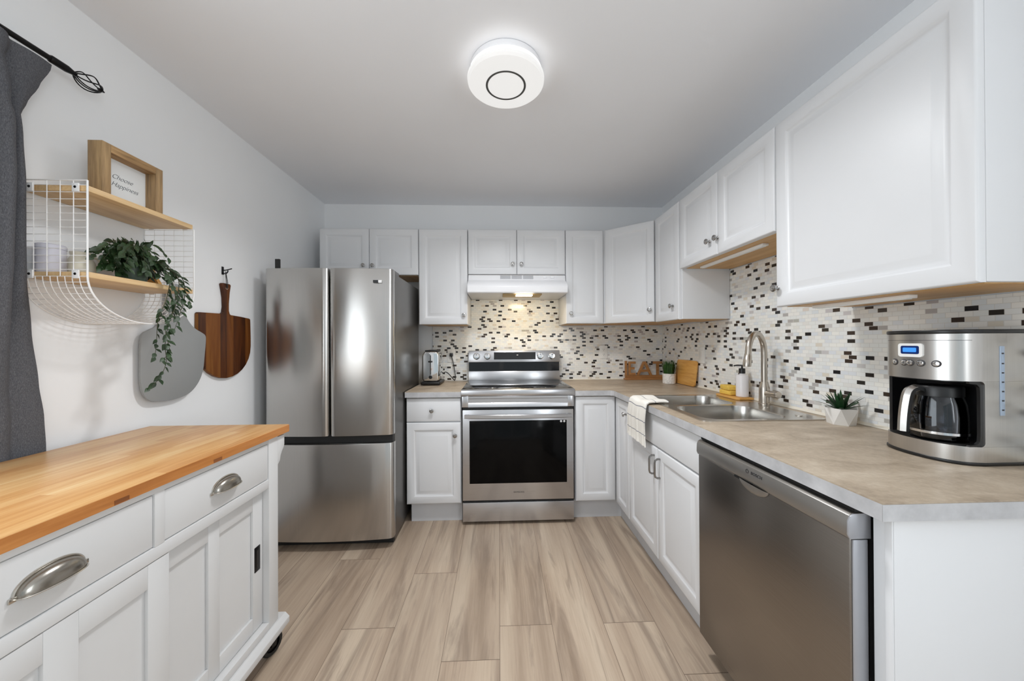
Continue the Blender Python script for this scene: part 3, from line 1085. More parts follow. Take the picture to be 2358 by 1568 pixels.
for x in (RX0 + 0.04, RX1 - 0.04):
    for y in (2.46, 2.98):
        part('foot', mlathe([(0, 0), (0.016, 0), (0.016, 0.012), (0.010, 0.014), (0.010, 0.0345), (0, 0.0345)], 14, Matrix.Translation((x, y, 0.0003))), M['black'], r)
# backguard
part('back_riser', mprism([(2.956, 0.9125), (2.962, 1.004), (3.02, 1.004), (3.02, 0.9125)], 'X', -0.253, 0.5235, bev=0.001), M['steel'], r)
part('vent_strip', mbox(-0.251, 0.5215, 2.980, 3.02, 1.0045, 1.080), M['black_gloss'], r, 'black strip')
cp = part('control_panel', mprism([(2.962, 1.0805), (2.974, 1.178), (3.022, 1.178), (3.022, 1.0805)], 'X', -0.255, 0.526, bev=0.003), M['steel'], r)
part('display', mprism([(2.9607, 1.103), (2.9682, 1.164), (2.9705, 1.164), (2.963, 1.103)], 'X', -0.038, 0.317), M['black_gloss'], cp, 'black glass display')
part('display_digits', mbox(0.155, 0.168, 2.9635, 2.9642, 1.137, 1.143), M['print_white'], cp)
nk = Vector((0, -1, 0.12)).normalized()
for x in (-0.186, -0.094, 0.357, 0.456):
    q = Matrix.Translation((x, 2.9675, 1.130)) @ Vector((0, 0, 1)).rotation_difference(nk).to_matrix().to_4x4()
    bm = mlathe([(0, 0), (0.0285, 0), (0.0285, 0.004), (0.025, 0.0055), (0.0235, 0.026), (0.0215, 0.029), (0, 0.030)], 28, q)
    kb = part('knob', bm, M['chrome'], cp, 'steel dial')
    part('pointer', mbox(x - 0.0018, x + 0.0018, 2.9355, 2.9375, 1.138, 1.151), M['ink_dark'], kb)

# ================================================================ RANGE HOOD
r = thing('range_hood', (0.148, 2.85, 1.60), 'white under-cabinet range hood above the range with its lamp on', 'range hood')
HX0, HX1 = -0.232, 0.529
prof = [(YB - 0.001, 1.7765), (2.735, 1.7765), (2.722, 1.735), (2.700, 1.722), (2.640, 1.690), (2.628, 1.672), (2.628, 1.630), (2.634, 1.622), (YB - 0.001, 1.622)]
bm = mprism(prof, 'X', HX0, HX1, bev=0.002)
h = part('housing', bm, M['enamel'], r)
for x0, x1 in ((0.017, 0.098), (0.106, 0.187), (0.195, 0.276)):
    bm = bmesh.new()
    for i in range(5):
        z = 1.745 + i * 0.0062
        y = 2.722 + (z - 1.735) / 0.0415 * 0.013
        box(bm, x0, x1, y - 0.0022, y + 0.002, z, z + 0.0032)
    part('vent_grille', bm, plain('vent_grey', rgb(176, 176, 180), 0.5), h, 'grey slotted vent')
for x in (0.355, 0.412):
    part('switch', mbox(x, x + 0.028, 2.7205, 2.728, 1.752, 1.764, bev=0.001), M['enamel'], h)
part('filter', mbox(0.035, 0.335, 2.66, 2.82, 1.6115, 1.6215, bev=0.002), plain('hood_filter', rgb(176, 150, 104), 0.5, 0.4), r, 'tan metal filter')
part('lamp_lens', mbox(0.135, 0.262, 2.632, 2.70, 1.603, 1.6113, bev=0.003), M['hood_lamp'], r, 'lit lens')
area_light('hood_lamp_light', (0.19, 2.70, 1.598), (math.radians(18), 0, 0), 0.14, 0.07, 1.7, (1.0, 0.78, 0.46))

# ================================================================ FRIDGE
r = thing('fridge', (-1.02, 2.5, 0), 'tall stainless steel french-door fridge with bottom freezer', 'fridge')
FX0, FX1 = -1.402, -0.640


def fridge_door(x0, x1, z0, z1, inner=None):
    """plan profile: bowed front with rounded vertical edges, extruded upwards"""
    P = []
    n = 24
    rad = 0.026
    full0, full1 = FX0, FX1

    def yfront(x):
        t = (x - (full0 + full1) / 2) / ((full1 - full0) / 2)
        return 2.122 + 0.022 * t * t
    for i in range(n + 1):
        t = i / n
        x = x0 + (x1 - x0) * (0.5 - 0.5 * math.cos(PI * t))
        e = min(x - x0, x1 - x)
        dy = 0.0
        if e < rad:
            dy = rad - math.sqrt(max(0, rad * rad - (rad - e) ** 2))
        P.append((x, yfront(x) + dy))
    P += [(x1, 2.198), (x0, 2.198)]
    return mprism(P, 'Z', z0, z1, bev=0.003)


part('case', mbox(FX0 + 0.006, FX1 - 0.006, 2.206, 2.86, 0.035, 1.682, bev=0.004), M['fridge_side'], r, 'grey fridge case')
part('gasket', mbox(FX0 + 0.02, FX1 - 0.02, 2.1985, 2.2055, 0.06, 1.68), M['dark_gap'], r)
d1 = part('door', fridge_door(FX0, -1.0165, 0.692, 1.700), M['fridge'], r)
d2 = part('door', fridge_door(-1.0105, FX1, 0.692, 1.700), M['fridge'], r)
part('badge', mbox(-0.752, -0.722, 2.1275, 2.1292, 1.613, 1.629), M['black'], d2, 'small black badge')
part('badge', mbox(-0.7215, -0.701, 2.1288, 2.1304, 1.613, 1.629), M['print_white'], d2, 'small white badge')
part('handle_channel', mbox(FX0 + 0.008, FX1 - 0.008, 2.160, 2.1978, 0.645, 0.6915), M['dark_gap'], r, 'black recessed grip between doors and freezer drawer')
part('freezer_drawer', fridge_door(FX0, FX1, 0.064, 0.644), M['fridge'], r)
part('hinge_cover', mbox(-1.366, -1.338, 2.188, 2.202, 1.7005, 1.768, bev=0.003), M['black'], r, 'black hinge cover')
part('hinge_cover', mbox(-0.74, -0.652, 2.203, 2.33, 1.6825, 1.708, bev=0.006), M['fridge_side'], r, 'grey hinge cover')
part('grille', mbox(FX0 + 0.02, FX1 - 0.02, 2.21, 2.24, 0.004, 0.0345), M['dark_gap'], r)
for x in (FX0 + 0.05, FX1 - 0.05):
    for y in (2.26, 2.82):
        part('foot', mlathe([(0, 0), (0.018, 0), (0.018, 0.01), (0.01, 0.012), (0.01, 0.0345), (0, 0.0345)], 14, Matrix.Translation((x, y, 0.0003))), M['black'], r)

# ================================================================ DISHWASHER
r = thing('dishwasher', (1.1, 1.065, 0), 'dark stainless steel dishwasher under the counter', 'dishwasher')
DY0, DY1 = 0.7665, 1.3705
part('tub', mbox(0.846, XR - 0.05, DY0, DY1, 0.07, 0.873), M['dark_gap'], r)
part('gap_shade_strip', mbox(0.812, 0.8458, DY0, DY1, 0.8602, 0.8750), M['black'], r, 'black strip painting the gap shade under the counter')  # black strip in place of the shade above the control band
dp = part('door', mbox(0.800, 0.8455, DY0, DY1, 0.088, 0.800, bev=0.004), M['dw'], r)
part('door_edge', mbox(0.804, 0.838, DY0 - 0.0042, DY0 - 0.0004, 0.092, 0.799, bev=0.001), M['dw_edge'], dp, 'pale side edge of the door')
prof = [(0.8455, 0.8015), (0.7965, 0.8015), (0.7925, 0.812), (0.7935, 0.842), (0.798, 0.853), (0.806, 0.858), (0.8455, 0.859)]
cb = part('control_band', mprism(prof, 'Y', DY0, DY1, bev=0.001), M['dw_band'], r, 'grey top band')
part('band_end', mprism([(0.8455, 0.8012), (0.7960, 0.8012), (0.7915, 0.812), (0.7925, 0.842), (0.7975, 0.8535), (0.806, 0.8588), (0.8455, 0.8598)], 'Y', DY0 - 0.0045, DY0 - 0.0003, bev=0.001),
     M['dw_edge'], cb, 'pale end cap')
# scooped grip under the band: a half-round hood and the dark hollow behind it
bm = bmesh.new()
rings = []
for i in range(9):
    ph = (PI / 2) * i / 8
    rings.append([(0.7995 - 0.009 * math.cos(ph) * math.sin(PI * j / 16) ** 0.6, 1.067 + 0.062 * math.cos(PI * j / 16), 0.8012 - 0.030 * math.sin(ph) * math.sin(PI * j / 16)) for j in range(17)])
loft(bm, rings, cap0=False, cap1=False, closed=False)
part('handle', bm, M['dw_band'], cb, 'scooped grip')
part('handle_hollow', mbox(0.7948, 0.7995, 1.075, 1.150, 0.7955, 0.8013), M['black'], cb)
bm = text_bm('BOSCH', 0.0135, frame_m((0.7924, 1.046, 0.8365), (0, -1, 0), (0.08, 0, 1)), spacing=1.1)
part('maker_mark', bm, M['ink_dark'], cb)
part('maker_emblem', mlathe([(0.0045, 0), (0.0065, 0), (0.0065, 0.0006), (0.0045, 0.0006), (0.0045, 0)], 20,
                            Matrix.Translation((0.7928, 1.086, 0.8365)) @ Matrix.Rotation(-PI / 2, 4, 'Y')), M['ink_dark'], cb)
part('kick_plate', mbox(0.872, 0.886, DY0, DY1, 0.0005, 0.0695), M['black'], r)

# ================================================================ KITCHEN CART
r = thing('kitchen_cart', (-1.15, 0.92, 0), 'white rolling kitchen cart with orange butcher block top', 'cart')
CX1, CX0 = -0.885, -1.405                      # front / back of the body
CY0, CY1 = 0.475, 1.435
ct = part('top', mbox(-1.430, -0.872, 0.420, 1.490, 0.884, 0.915, bev=0.003), M['butcher'], r)
part('painted_light_edge', mbox(-0.8735, -0.8712, 0.422, 1.488, 0.8855, 0.9125), M['butcher_edge_shade'], ct, 'darker orange front edge, shade painted in')
for y in (0.842, 1.118):
    part('plug', mbox(-0.8735, -0.8706, y - 0.016, y + 0.016, 0.887, 0.897), wood('dark_plug', rgb(112, 64, 30), rgb(132, 78, 38), rgb(150, 92, 48), axis=1), ct, 'dark wood plug')
FT = 0.018
bm = bmesh.new()
box(bm, CX0, CX1 - 0.052, CY0, CY1, 0.15, 0.8835, bev=0.002)            # carcass
for y0, y1, z0, z1 in ((CY0, CY0 + 0.045, 0.15, 0.8835), (CY1 - 0.055, CY1, 0.15, 0.8835), (0.934, 0.961, 0.728, 0.868),
                       (CY0 + 0.045, CY1 - 0.055, 0.866, 0.8835), (CY0 + 0.045, CY1 - 0.055, 0.695, 0.728)):
    box(bm, CX1 - 0.052, CX1, y0, y1, z0, z1, bev=0.0015)
box(bm, CX1 - 0.052, CX1, CY0 + 0.045, CY1 - 0.055, 0.15, 0.178, bev=0.0015)
part('body', bm, M['cart_white'], r)
part('plinth', mprism([(CX0 - 0.01, 0.108), (CX1 + 0.022, 0.108), (CX1 + 0.022, 0.132), (CX1 + 0.006, 0.1495), (CX0 - 0.01, 0.1495)], 'Y', CY0 - 0.035, CY1 + 0.038, bev=0.002), M['cart_white'], r)


def cup_pull(y, z, x):
    a, b, dpt = 0.053, 0.034, 0.026
    rings = []
    for i in range(13):
        ph = (PI / 2) * i / 12
        cx_, sn_ = math.cos(ph) ** 0.75, math.sin(ph) ** 0.9
        rings.append([(x + dpt * (math.sin(PI * j / 28) ** 0.7) * cx_ + 0.001, y - a * math.cos(PI * j / 28), z + b * (math.sin(PI * j / 28) ** 0.8) * sn_) for j in range(29)])
    bm = bmesh.new()
    loft(bm, rings, False, False, closed=False)
    bmesh.ops.solidify(bm, geom=bm.faces[:], thickness=0.0022)
    edge = [(x + 0.0012, y - (a + 0.002) * math.cos(PI * j / 28), z + (b + 0.002) * math.sin(PI * j / 28) ** 0.8) for j in range(29)]
    tube(bm, edge, 0.0026, 8)
    tube(bm, [(x + 0.003 + dpt * math.sin(PI * j / 28) ** 0.7, y - a * math.cos(PI * j / 28), z) for j in range(29)], 0.0016, 6)
    for s in (-1, 1):
        box(bm, x, x + 0.004, y + s * (a + 0.003) - 0.006, y + s * (a + 0.003) + 0.006, z - 0.004, z + 0.006, bev=0.0015)
    return bm


for y0, y1 in ((CY0 + 0.0475, 0.9315), (0.9635, CY1 - 0.0575)):
    d = part('drawer', mbox(CX1 - 0.026, CX1 - 0.003, y0, y1, 0.7305, 0.8635, bev=0.0025), M['cart_white'], r)
    part('handle', cup_pull((y0 + y1) / 2, 0.786, CX1 - 0.003), M['nickel'], d, 'brushed steel cup pull')


def slide_door(y0, y1, xf, panels):
    bm = bmesh.new()
    z0, z1 = 0.181, 0.692
    box(bm, xf - 0.020, xf - 0.0095, y0, y1, z0, z1)
    ys = [y0] + [p for ab in panels for p in ab] + [y1]
    for i in range(0, len(ys), 2):
        box(bm, xf - 0.0095, xf, ys[i], ys[i + 1], z0, z1, bev=0.0012)
    for a, b in panels:
        box(bm, xf - 0.0095, xf - 0.0002, a, b, z0, z0 + 0.055, bev=0.0012)
        box(bm, xf - 0.0095, xf - 0.0002, a, b, z1 - 0.060, z1, bev=0.0012)
    return bm


d = part('sliding_door', slide_door(0.930, CY1 - 0.057, CX1 - 0.0235, [(0.985, 1.128), (1.172, 1.326)]), M['cart_white'], r)
pl = part('flush_pull', mbox(CX1 - 0.0238, CX1 - 0.0212, 1.333, 1.362, 0.398, 0.490, bev=0.001), M['gunmetal'], d, 'dark metal recessed pull')
part('pull_slot', mbox(CX1 - 0.0214, CX1 - 0.0206, 1.342, 1.353, 0.412, 0.476), M['black'], d)
part('sliding_door', slide_door(CY0 + 0.047, 0.975, CX1 - 0.002, [(0.580, 0.715), (0.773, 0.918)]), M['cart_white'], r)
# corbels under the far overhang
for x0, x1 in ((CX1 - 0.034, CX1), (CX0, CX0 + 0.034)):
    poly = [(CY1 + 0.0003, 0.8755), (CY1 + 0.0003, 0.876), (1.478, 0.876), (1.478, 0.836), (1.474, 0.826), (1.462, 0.812), (1.453, 0.797), (1.449, 0.779), (1.440, 0.770), (CY1 + 0.0003, 0.766)]
    part('corbel', mprism(poly[1:], 'X', x0, x1, bev=0.0015), M['cart_white'], r)
# casters
for x, y, a in ((-0.920, 1.452, -0.30), (-1.355, 1.43, 0.2), (-0.920, 0.50, 0.3), (-1.355, 0.50, -0.2)):
    q = Matrix.Translation((x, y - 0.008, 0.0448)) @ Matrix.Rotation(a, 4, 'Z') @ Matrix.Rotation(PI / 2, 4, 'Y')
    w = part('caster', mlathe([(0.029, -0.011), (0.040, -0.012), (0.0444, -0.008), (0.0444, 0.008), (0.040, 0.012), (0.029, 0.011)], 32, q), M['rubber'], r, 'black caster wheel')
    bm = mlathe([(0, -0.013), (0.012, -0.013), (0.013, -0.008), (0.0285, -0.006), (0.0285, 0.006), (0.013, 0.008), (0.012, 0.013), (0, 0.013)], 24, q)
    q2 = Matrix.Translation((x, y - 0.008, 0.0448)) @ Matrix.Rotation(a, 4, 'Z')
    t = bmesh.new()
    for s in (-0.0155, 0.0155):
        prism(t, [(-0.010, -0.010), (0.010, -0.010), (0.016, 0.050), (-0.016, 0.050)], 'X', s - 0.0013, s + 0.0013, bev=0.0006)
    box(t, -0.0168, 0.0168, -0.018, 0.018, 0.0495, 0.0630, bev=0.001)
    bmesh.ops.transform(t, matrix=q2, verts=t.verts)
    join(bm, t)
    part('caster_fork', bm, M['gunmetal'], w)

# ================================================================ CEILING LAMP
r = thing('ceiling_lamp', (0.038, 1.52, ZC - 0.001), 'round white flush ceiling lamp with a thin dark ring', 'ceiling lamp')
T = Matrix.Translation((0.038, 1.52, 0))
part('base_plate', mlathe([(0, ZC - 0.0012), (0.150, ZC - 0.0012), (0.152, ZC - 0.004), (0.152, ZC - 0.030), (0.148, ZC - 0.032), (0, ZC - 0.032)], 64, T), M['enamel'], r)
part('glow_band', mlathe([(0.140, ZC - 0.0325), (0.158, ZC - 0.033), (0.158, ZC - 0.048), (0.140, ZC - 0.0485)], 64, T), M['lamp_rim'], r, 'glowing band')
for zz, rr_ in ((ZC - 0.0325, 0.1535), (ZC - 0.0492, 0.1595)):
    part('seam', mlathe([(rr_ - 0.012, zz - 0.0005), (rr_, zz - 0.0012), (rr_, zz + 0.0012), (rr_ - 0.012, zz + 0.0005)], 64, T), plain('lamp_seam_grey', rgb(150, 150, 148), 0.6), r, 'thin grey seam')
df = part('diffuser', mlathe([(0.140, ZC - 0.049), (0.163, ZC - 0.050), (0.167, ZC - 0.055), (0.166, ZC - 0.066), (0.158, ZC - 0.073), (0.10, ZC - 0.079), (0, ZC - 0.081)], 64, T), M['lamp'], r, 'glowing diffuser')
prof = []
for i in range(9):
    a = 2 * PI * i / 8
    prof.append((0.083 + 0.0046 * math.cos(a), ZC - 0.0805 + 0.0016 * math.sin(a)))
part('trim_ring', mlathe(prof, 64, T), plain('grey_ring', rgb(74, 74, 72), 0.5), df, 'dark grey ring')
pl_ = bpy.data.lights.new('lamp_light', 'AREA')
pl_.shape = 'DISK'
pl_.size = 0.30
pl_.spread = math.radians(150)
pl_.energy = 18
pl_.color = (0.97, 0.985, 1.0)
o = bpy.data.objects.new('lamp_light', pl_)
COL.objects.link(o)
o.location = (0.038, 1.52, ZC - 0.085)

# ================================================================ SINK, FAUCET AND THINGS BY THE SINK
r = thing('sink', (1.13, 1.775, CZ1), 'stainless steel double-bowl drop-in sink set in the countertop', 'sink')
bowls = [(0.885, 1.272, 1.452, 1.762), (0.885, 1.272, 1.792, 2.098)]
holes = [rrect(*b, 0.075, 7) for b in bowls]
bm = bmesh.new()
plate_holes(bm, rrect(SX0, SX1, SY0, SY1, 0.035, 6), holes, CZ1 + 0.0004, CZ1 + 0.0042)
part('rim', bm, M['sink'], r, ang=60)
for b in bowls:
    bm = bmesh.new()
    rings = []
    for dd_, z in ((0, CZ1 + 0.004), (0.002, CZ1 - 0.004), (0.006, CZ1 - 0.05), (0.010, CZ1 - 0.15), (0.022, CZ1 - 0.172), (0.05, CZ1 - 0.178)):
        rings.append([(x, y, z) for x, y in rrect(b[0] + dd_, b[1] - dd_, b[2] + dd_, b[3] - dd_, 0.075 - dd_ * 0.4, 7)])
    loft(bm, rings, cap0=False, cap1=True)
    bmesh.ops.reverse_faces(bm, faces=bm.faces[:])
    bw = part('bowl', bm, M['sink'], r, ang=60)
    cx, cy = (b[0] + b[1]) / 2, (b[2] + b[3]) / 2
    part('drain', mlathe([(0.040, 0), (0.040, 0.002), (0.030, 0.0025), (0.027, 0.0005), (0, 0.0005)], 24, Matrix.Translation((cx, cy, CZ1 - 0.1775))), M['nickel'], bw)
for y in (1.50, 1.70):
    part('hole_cover', mlathe([(0, 0), (0.014, 0), (0.013, 0.003), (0, 0.0035)], 16, Matrix.Translation((1.335, y, CZ1 + 0.0042))), M['nickel'], r)

FB = Vector((1.400, 1.785, CZ1 + 0.0044))
r = thing('faucet', FB, 'brushed nickel gooseneck faucet behind the sink', 'faucet')
dv = Vector((-0.86, -0.51, 0)).normalized()
part('base', mlathe([(0, 0), (0.0275, 0), (0.0275, 0.005), (0.0245, 0.008), (0.0245, 0.085), (0.0225, 0.092), (0.018, 0.112), (0.0165, 0.118), (0, 0.118)], 28,
                    Matrix.Translation(FB)), M['faucet'], r)
path = [FB + Vector((0, 0, 0.112)), FB + Vector((0, 0, 0.20)), FB + Vector((0, 0, 0.262))]
R_ = 0.088
cz = 0.272
for i in range(1, 10):
    a = PI * i / 10.0
    path.append(FB + dv * (R_ * (1 - math.cos(a))) + Vector((0, 0, cz + R_ * math.sin(a) * 1.12)))
path.append(FB + dv * (R_ * 2 + 0.004) + Vector((0, 0, cz - 0.015)))
part('spout', mtube(smooth_path(path, 4), 0.0142, 16), M['faucet'], r)
e0 = path[-1]
e1 = FB + dv * 0.192 + Vector((0, 0, 0.206))
part('spray_head', mtube([e0 + Vector((0, 0, 0.012)), e0, (e0 * 0.9 + e1 * 0.1), (e0 + e1) / 2, e1 + Vector((0, 0, 0.004)), e1], [0.0143, 0.0162, 0.0172, 0.0182, 0.0182, 0.0168], 18), M['faucet'], r)
hd = Vector((0.02, -1, 0.06)).normalized()
hp = FB + Vector((0, 0, 0.056))
part('handle', mtube([hp + hd * 0.018, hp + hd * 0.052, hp + hd * 0.053, hp + hd * 0.088, hp + hd * 0.092], [0.0165, 0.0165, 0.0185, 0.0185, 0.0165], 20), M['faucet'], r)

# wooden tray with the soap and sponges
TZ = CZ1 + 0.0044
r = solo('soap_tray', mprism([(1.352, 1.905), (1.432, 1.905), (1.440, 1.912), (1.440, 2.085), (1.352, 2.105), (1.338, 2.098), (1.338, 1.918)], 'Z', TZ + 0.0002, TZ + 0.012, bev=0.003),
         M['bamboo'], 'small pale wooden tray under the soap bottle and sponges, behind the sink', 'tray')
SP = (1.404, 1.958, TZ + 0.0125)
r = thing('soap_dispenser', SP, 'white soap bottle with black pump on the wooden tray by the faucet', 'soap dispenser')
T = Matrix.Translation(SP)
part('bottle', mlathe([(0, 0), (0.029, 0), (0.0315, 0.003), (0.0315, 0.118), (0.029, 0.124), (0.014, 0.128), (0.013, 0.134), (0, 0.134)], 28, T), M['soap'], r)
bm = mlathe([(0, 0.1342), (0.0165, 0.1342), (0.0165, 0.160), (0.014, 0.163), (0.005, 0.164), (0.005, 0.176), (0.012, 0.177), (0.012, 0.183), (0, 0.184)], 24, T)
tube(bm, [Vector(SP) + Vector((0, 0, 0.180)), Vector(SP) + Vector((-0.02, 0.012, 0.180)), Vector(SP) + Vector((-0.036, 0.020, 0.176))], 0.004, 8)
part('pump', bm, M['black'], r, 'black pump head')
for z, a, lab in ((TZ + 0.0125, 0.06, 'lower yellow sponge of two stacked on the wooden tray'),
                  (TZ + 0.0405, -0.10, 'upper yellow sponge of two stacked on the wooden tray')):
    t = mbox(-0.032, 0.032, -0.048, 0.048, 0, 0.0275, bev=0.006, seg=3)
    bmesh.ops.transform(t, matrix=Matrix.Translation((1.388, 2.045, z)) @ Matrix.Rotation(a, 4, 'Z'), verts=t.verts)
    solo('sponge', t, M['sponge'], lab, 'sponge', 'yellow sponges')

# dish towel over the counter edge
def towel():
    bm = bmesh.new()
    uvl = bm.loops.layers.uv.new('UVMap')
    prof = []          # (x, z, s)
    pts = [(0.905, CZ1 + 0.0075), (0.87, CZ1 + 0.0085), (0.84, CZ1 + 0.006), (0.815, CZ1 + 0.006), (0.795, CZ1 + 0.004), (0.7855, CZ1 - 0.008), (0.782, CZ1 - 0.03), (0.781, CZ1 - 0.07),
           (0.783, CZ1 - 0.11), (0.785, CZ1 - 0.15), (0.786, CZ1 - 0.19), (0.785, CZ1 - 0.222)]
    sp_ = smooth_path([(a, 0, b) for a, b in pts], 4)
    s = 0
    nu = 36
    rows = []
    rr = random.Random(3)
    for i, p in enumerate(sp_):
        if i:
            s += (p - sp_[i - 1]).length
        q = i / (len(sp_) - 1)
        hang = max(0.0, min(1.0, (CZ1 - p.z) / 0.10))
        row = []
        for j in range(nu + 1):
            t = j / nu
            wv = math.sin(t * 14 + q * 2.2) * 0.004 * hang + math.sin(t * 31 + 1.3) * 0.0018 * hang
            y0 = 1.822 - 0.012 * q + 0.006 * math.sin(q * 9)
            y1 = 2.035 + 0.040 * hang + 0.008 * math.sin(q * 7)
            zz = p.z + (0.010 * t * hang if q > 0.95 else 0)
            row.append((bm.verts.new((p.x - 0.004 - abs(wv) * 1.2 if hang > 0 else p.x, y0 + (y1 - y0) * t, zz + (0.004 * math.sin(t * 9) * (1 - hang) + 0.0045 * (1 - hang)) )), (t * 0.26, s)))
        rows.append(row)
    for a, b in zip(rows[:-1], rows[1:]):
        for j in range(nu):
            f = bm.faces.new((a[j][0], b[j][0], b[j + 1][0], a[j + 1][0]))
            for lp, q in zip(f.loops, (a[j][1], b[j][1], b[j + 1][1], a[j + 1][1])):
                lp[uvl].uv = q
    bmesh.ops.recalc_face_normals(bm, faces=bm.faces)
    bmesh.ops.solidify(bm, geom=bm.faces[:], thickness=-0.006)
    return bm


solo('dish_towel', towel(), M['towel'], 'white striped dish towel draped over the counter edge in front of the sink', 'towel', ang=60)

# ================================================================ PLANTS ON THE COUNTER
PP = (1.388, 1.362, CZ1 + 0.0003)
r = thing('potted_succulent', PP, 'spiky green succulent in a white faceted pot beside the sink', 'potted plant')
t = bmesh.new()
rings = []
for rad, z, off, n in ((0.044, 0.0, 0.0, 6), (0.058, 0.066, PI / 6, 6), (0.0545, 0.0662, PI / 6, 6), (0.050, 0.058, PI / 6, 6)):
    rings.append([t.verts.new((rad * math.cos(2 * PI * i / n + off + 0.25), rad * math.sin(2 * PI * i / n + off + 0.25), z)) for i in range(n)])
n = 6
for i in range(n):
    j = (i + 1) % n
    t.faces.new((rings[0][i], rings[0][j], rings[1][i]))
    t.faces.new((rings[0][j], rings[1][j], rings[1][i]))
    t.faces.new((rings[1][i], rings[1][j], rings[2][j], rings[2][i]))
    t.faces.new((rings[2][i], rings[2][j], rings[3][j], rings[3][i]))
t.faces.new(rings[0][::-1])
t.faces.new(rings[3])
bmesh.ops.recalc_face_normals(t, faces=t.faces)
bmesh.ops.translate(t, verts=t.verts, vec=PP)
part('pot', t, M['ceramic'], r, 'white faceted pot', smooth=False)
bm = bmesh.new()
rr = random.Random(5)


def blade(bm, base, d, up, L, w, bend, thick=0.003, n=7):
    d = Vector(d).normalized()
    side = d.cross(Vector((0, 0, 1)))
    side = side.normalized() if side.length > 1e-3 else Vector((1, 0, 0))
    rings = []
    for i in range(n):
        t = i / (n - 1)
        c = Vector(base) + d * (L * t * math.cos(up) + bend * L * t * t * 0.5) + Vector((0, 0, 1)) * (L * t * math.sin(up) - bend * L * t * t * 0.5)
        ww = w * (0.85 + 0.5 * t - 1.33 * t * t) * 0.5 + 0.0004
        rings.append([c + side * ww, c + Vector((0, 0, -thick * (1 - t))), c - side * ww, c + Vector((0, 0, thick * 0.3 * (1 - t)))])
    loft(bm, rings)


for ring, (cnt, L, up, bend) in enumerate(((8, 0.088, 0.45, 0.25), (7, 0.092, 0.85, 0.15), (5, 0.086, 1.2, 0.05), (3, 0.072, 1.42, 0.0))):
    for i in range(cnt):
        a = 2 * PI * i / cnt + ring * 0.45 + rr.uniform(-0.12, 0.12)
        blade(bm, (PP[0] + 0.008 * math.cos(a), PP[1] + 0.008 * math.sin(a), PP[2] + 0.058), (math.cos(a), math.sin(a), 0), up + rr.uniform(-0.08, 0.08), L * rr.uniform(0.9, 1.05), 0.017, bend)
# keep the leaves clear of the tiled wall
for v in bm.verts:
    v.co.x = min(v.co.x, XT - 0.003)
part('leaves', bm, M['leaf2'], r)

GP = (1.362, 2.735, CZ1 + 0.0003)
r = thing('potted_grass', GP, 'small tuft of green grass in a round white pot, back counter corner', 'potted plant')
T = Matrix.Translation(GP)
part('pot', mlathe([(0, 0), (0.046, 0), (0.0485, 0.003), (0.0495, 0.080), (0.0465, 0.080), (0.046, 0.070), (0, 0.070)], 32, T), M['marble'], r, 'white stone-look pot')
bm = bmesh.new()
rr = random.Random(11)
for i in range(190):
    a, q = rr.uniform(0, 2 * PI), math.sqrt(rr.random()) * 0.040
    b0 = (GP[0] + q * math.cos(a), GP[1] + q * math.sin(a), GP[2] + 0.068)
    blade(bm, b0, (math.cos(a + rr.uniform(-.6, .6)), math.sin(a + rr.uniform(-.6, .6)), 0), rr.uniform(1.28, 1.54), rr.uniform(0.085, 0.125), 0.0052, rr.uniform(0.0, 0.12), 0.0008, 5)
part('grass_blades', bm, M['grass'], r)

# EAT sign
r = thing('letter_sign', (1.28, 3.03, CZ1), 'wooden cut-out word sign reading EAT, standing against the back wall', 'sign')
SY = 3.026
bm = mbox(1.106, 1.452, 2.998, 3.050, CZ1 + 0.0004, CZ1 + 0.014, bev=0.0015)
box(bm, 1.112, 1.448, SY - 0.008, SY + 0.008, CZ1 + 0.0139, CZ1 + 0.040)
part('base', bm, M['sign_wood'], r)
bm = mbox(1.112, 1.129, SY - 0.008, SY + 0.008, CZ1 + 0.0398, CZ1 + 0.166)
part('post', bm, M['sign_wood'], r)
z0, z1 = CZ1 + 0.0398, CZ1 + 0.160
y0, y1 = SY - 0.0075, SY + 0.0075
bm = mprism([(1.142, z0), (1.206, z0), (1.206, z0 + 0.020), (1.162, z0 + 0.020), (1.162, z0 + 0.050), (1.196, z0 + 0.050), (1.196, z0 + 0.070), (1.162, z0 + 0.070),
             (1.162, z1 - 0.020), (1.206, z1 - 0.020), (1.206, z1), (1.142, z1)], 'Y', y0, y1, bev=0.001)
part('letter', bm, M['sign_wood'], r)
zA = lambda t: z0 + (z1 - z0) * t
bm = mprism([(1.216, z0), (1.239, z0), (1.2955, z1), (1.272, z1)], 'Y', y0, y1, bev=0.001)
prism(bm, [(1.331, z0), (1.354, z0), (1.298, z1), (1.2745, z1)], 'Y', y0 + 0.0002, y1 - 0.0002, bev=0.001)
box(bm, 1.243, 1.327, y0 + 0.001, y1 - 0.001, zA(0.24), zA(0.41))
part('letter', bm, M['sign_wood'], r)
bm = mprism([(1.392, z0), (1.414, z0), (1.414, z1 - 0.021), (1.444, z1 - 0.021), (1.444, z1), (1.362, z1), (1.362, z1 - 0.021), (1.392, z1 - 0.021)], 'Y', y0, y1, bev=0.001)
part('letter', bm, M['sign_wood'], r)

# bamboo board leaning on the right wall
t = bmesh.new()
prism(t, [(y, z) for y, z in rrect(-0.14, 0.14, 0, 0.190, 0.022, 6)], 'X', -0.007, 0.007, bev=0.003)
bmesh.ops.transform(t, matrix=Matrix.Translation((1.4275, 2.625, CZ1 + 0.0025)) @ Matrix.Rotation(math.radians(7.0), 4, 'Y'), verts=t.verts)
solo('bamboo_board', t, M['bamboo'], 'small rounded bamboo cutting board leaning on the right wall next to the potted grass', 'cutting board')

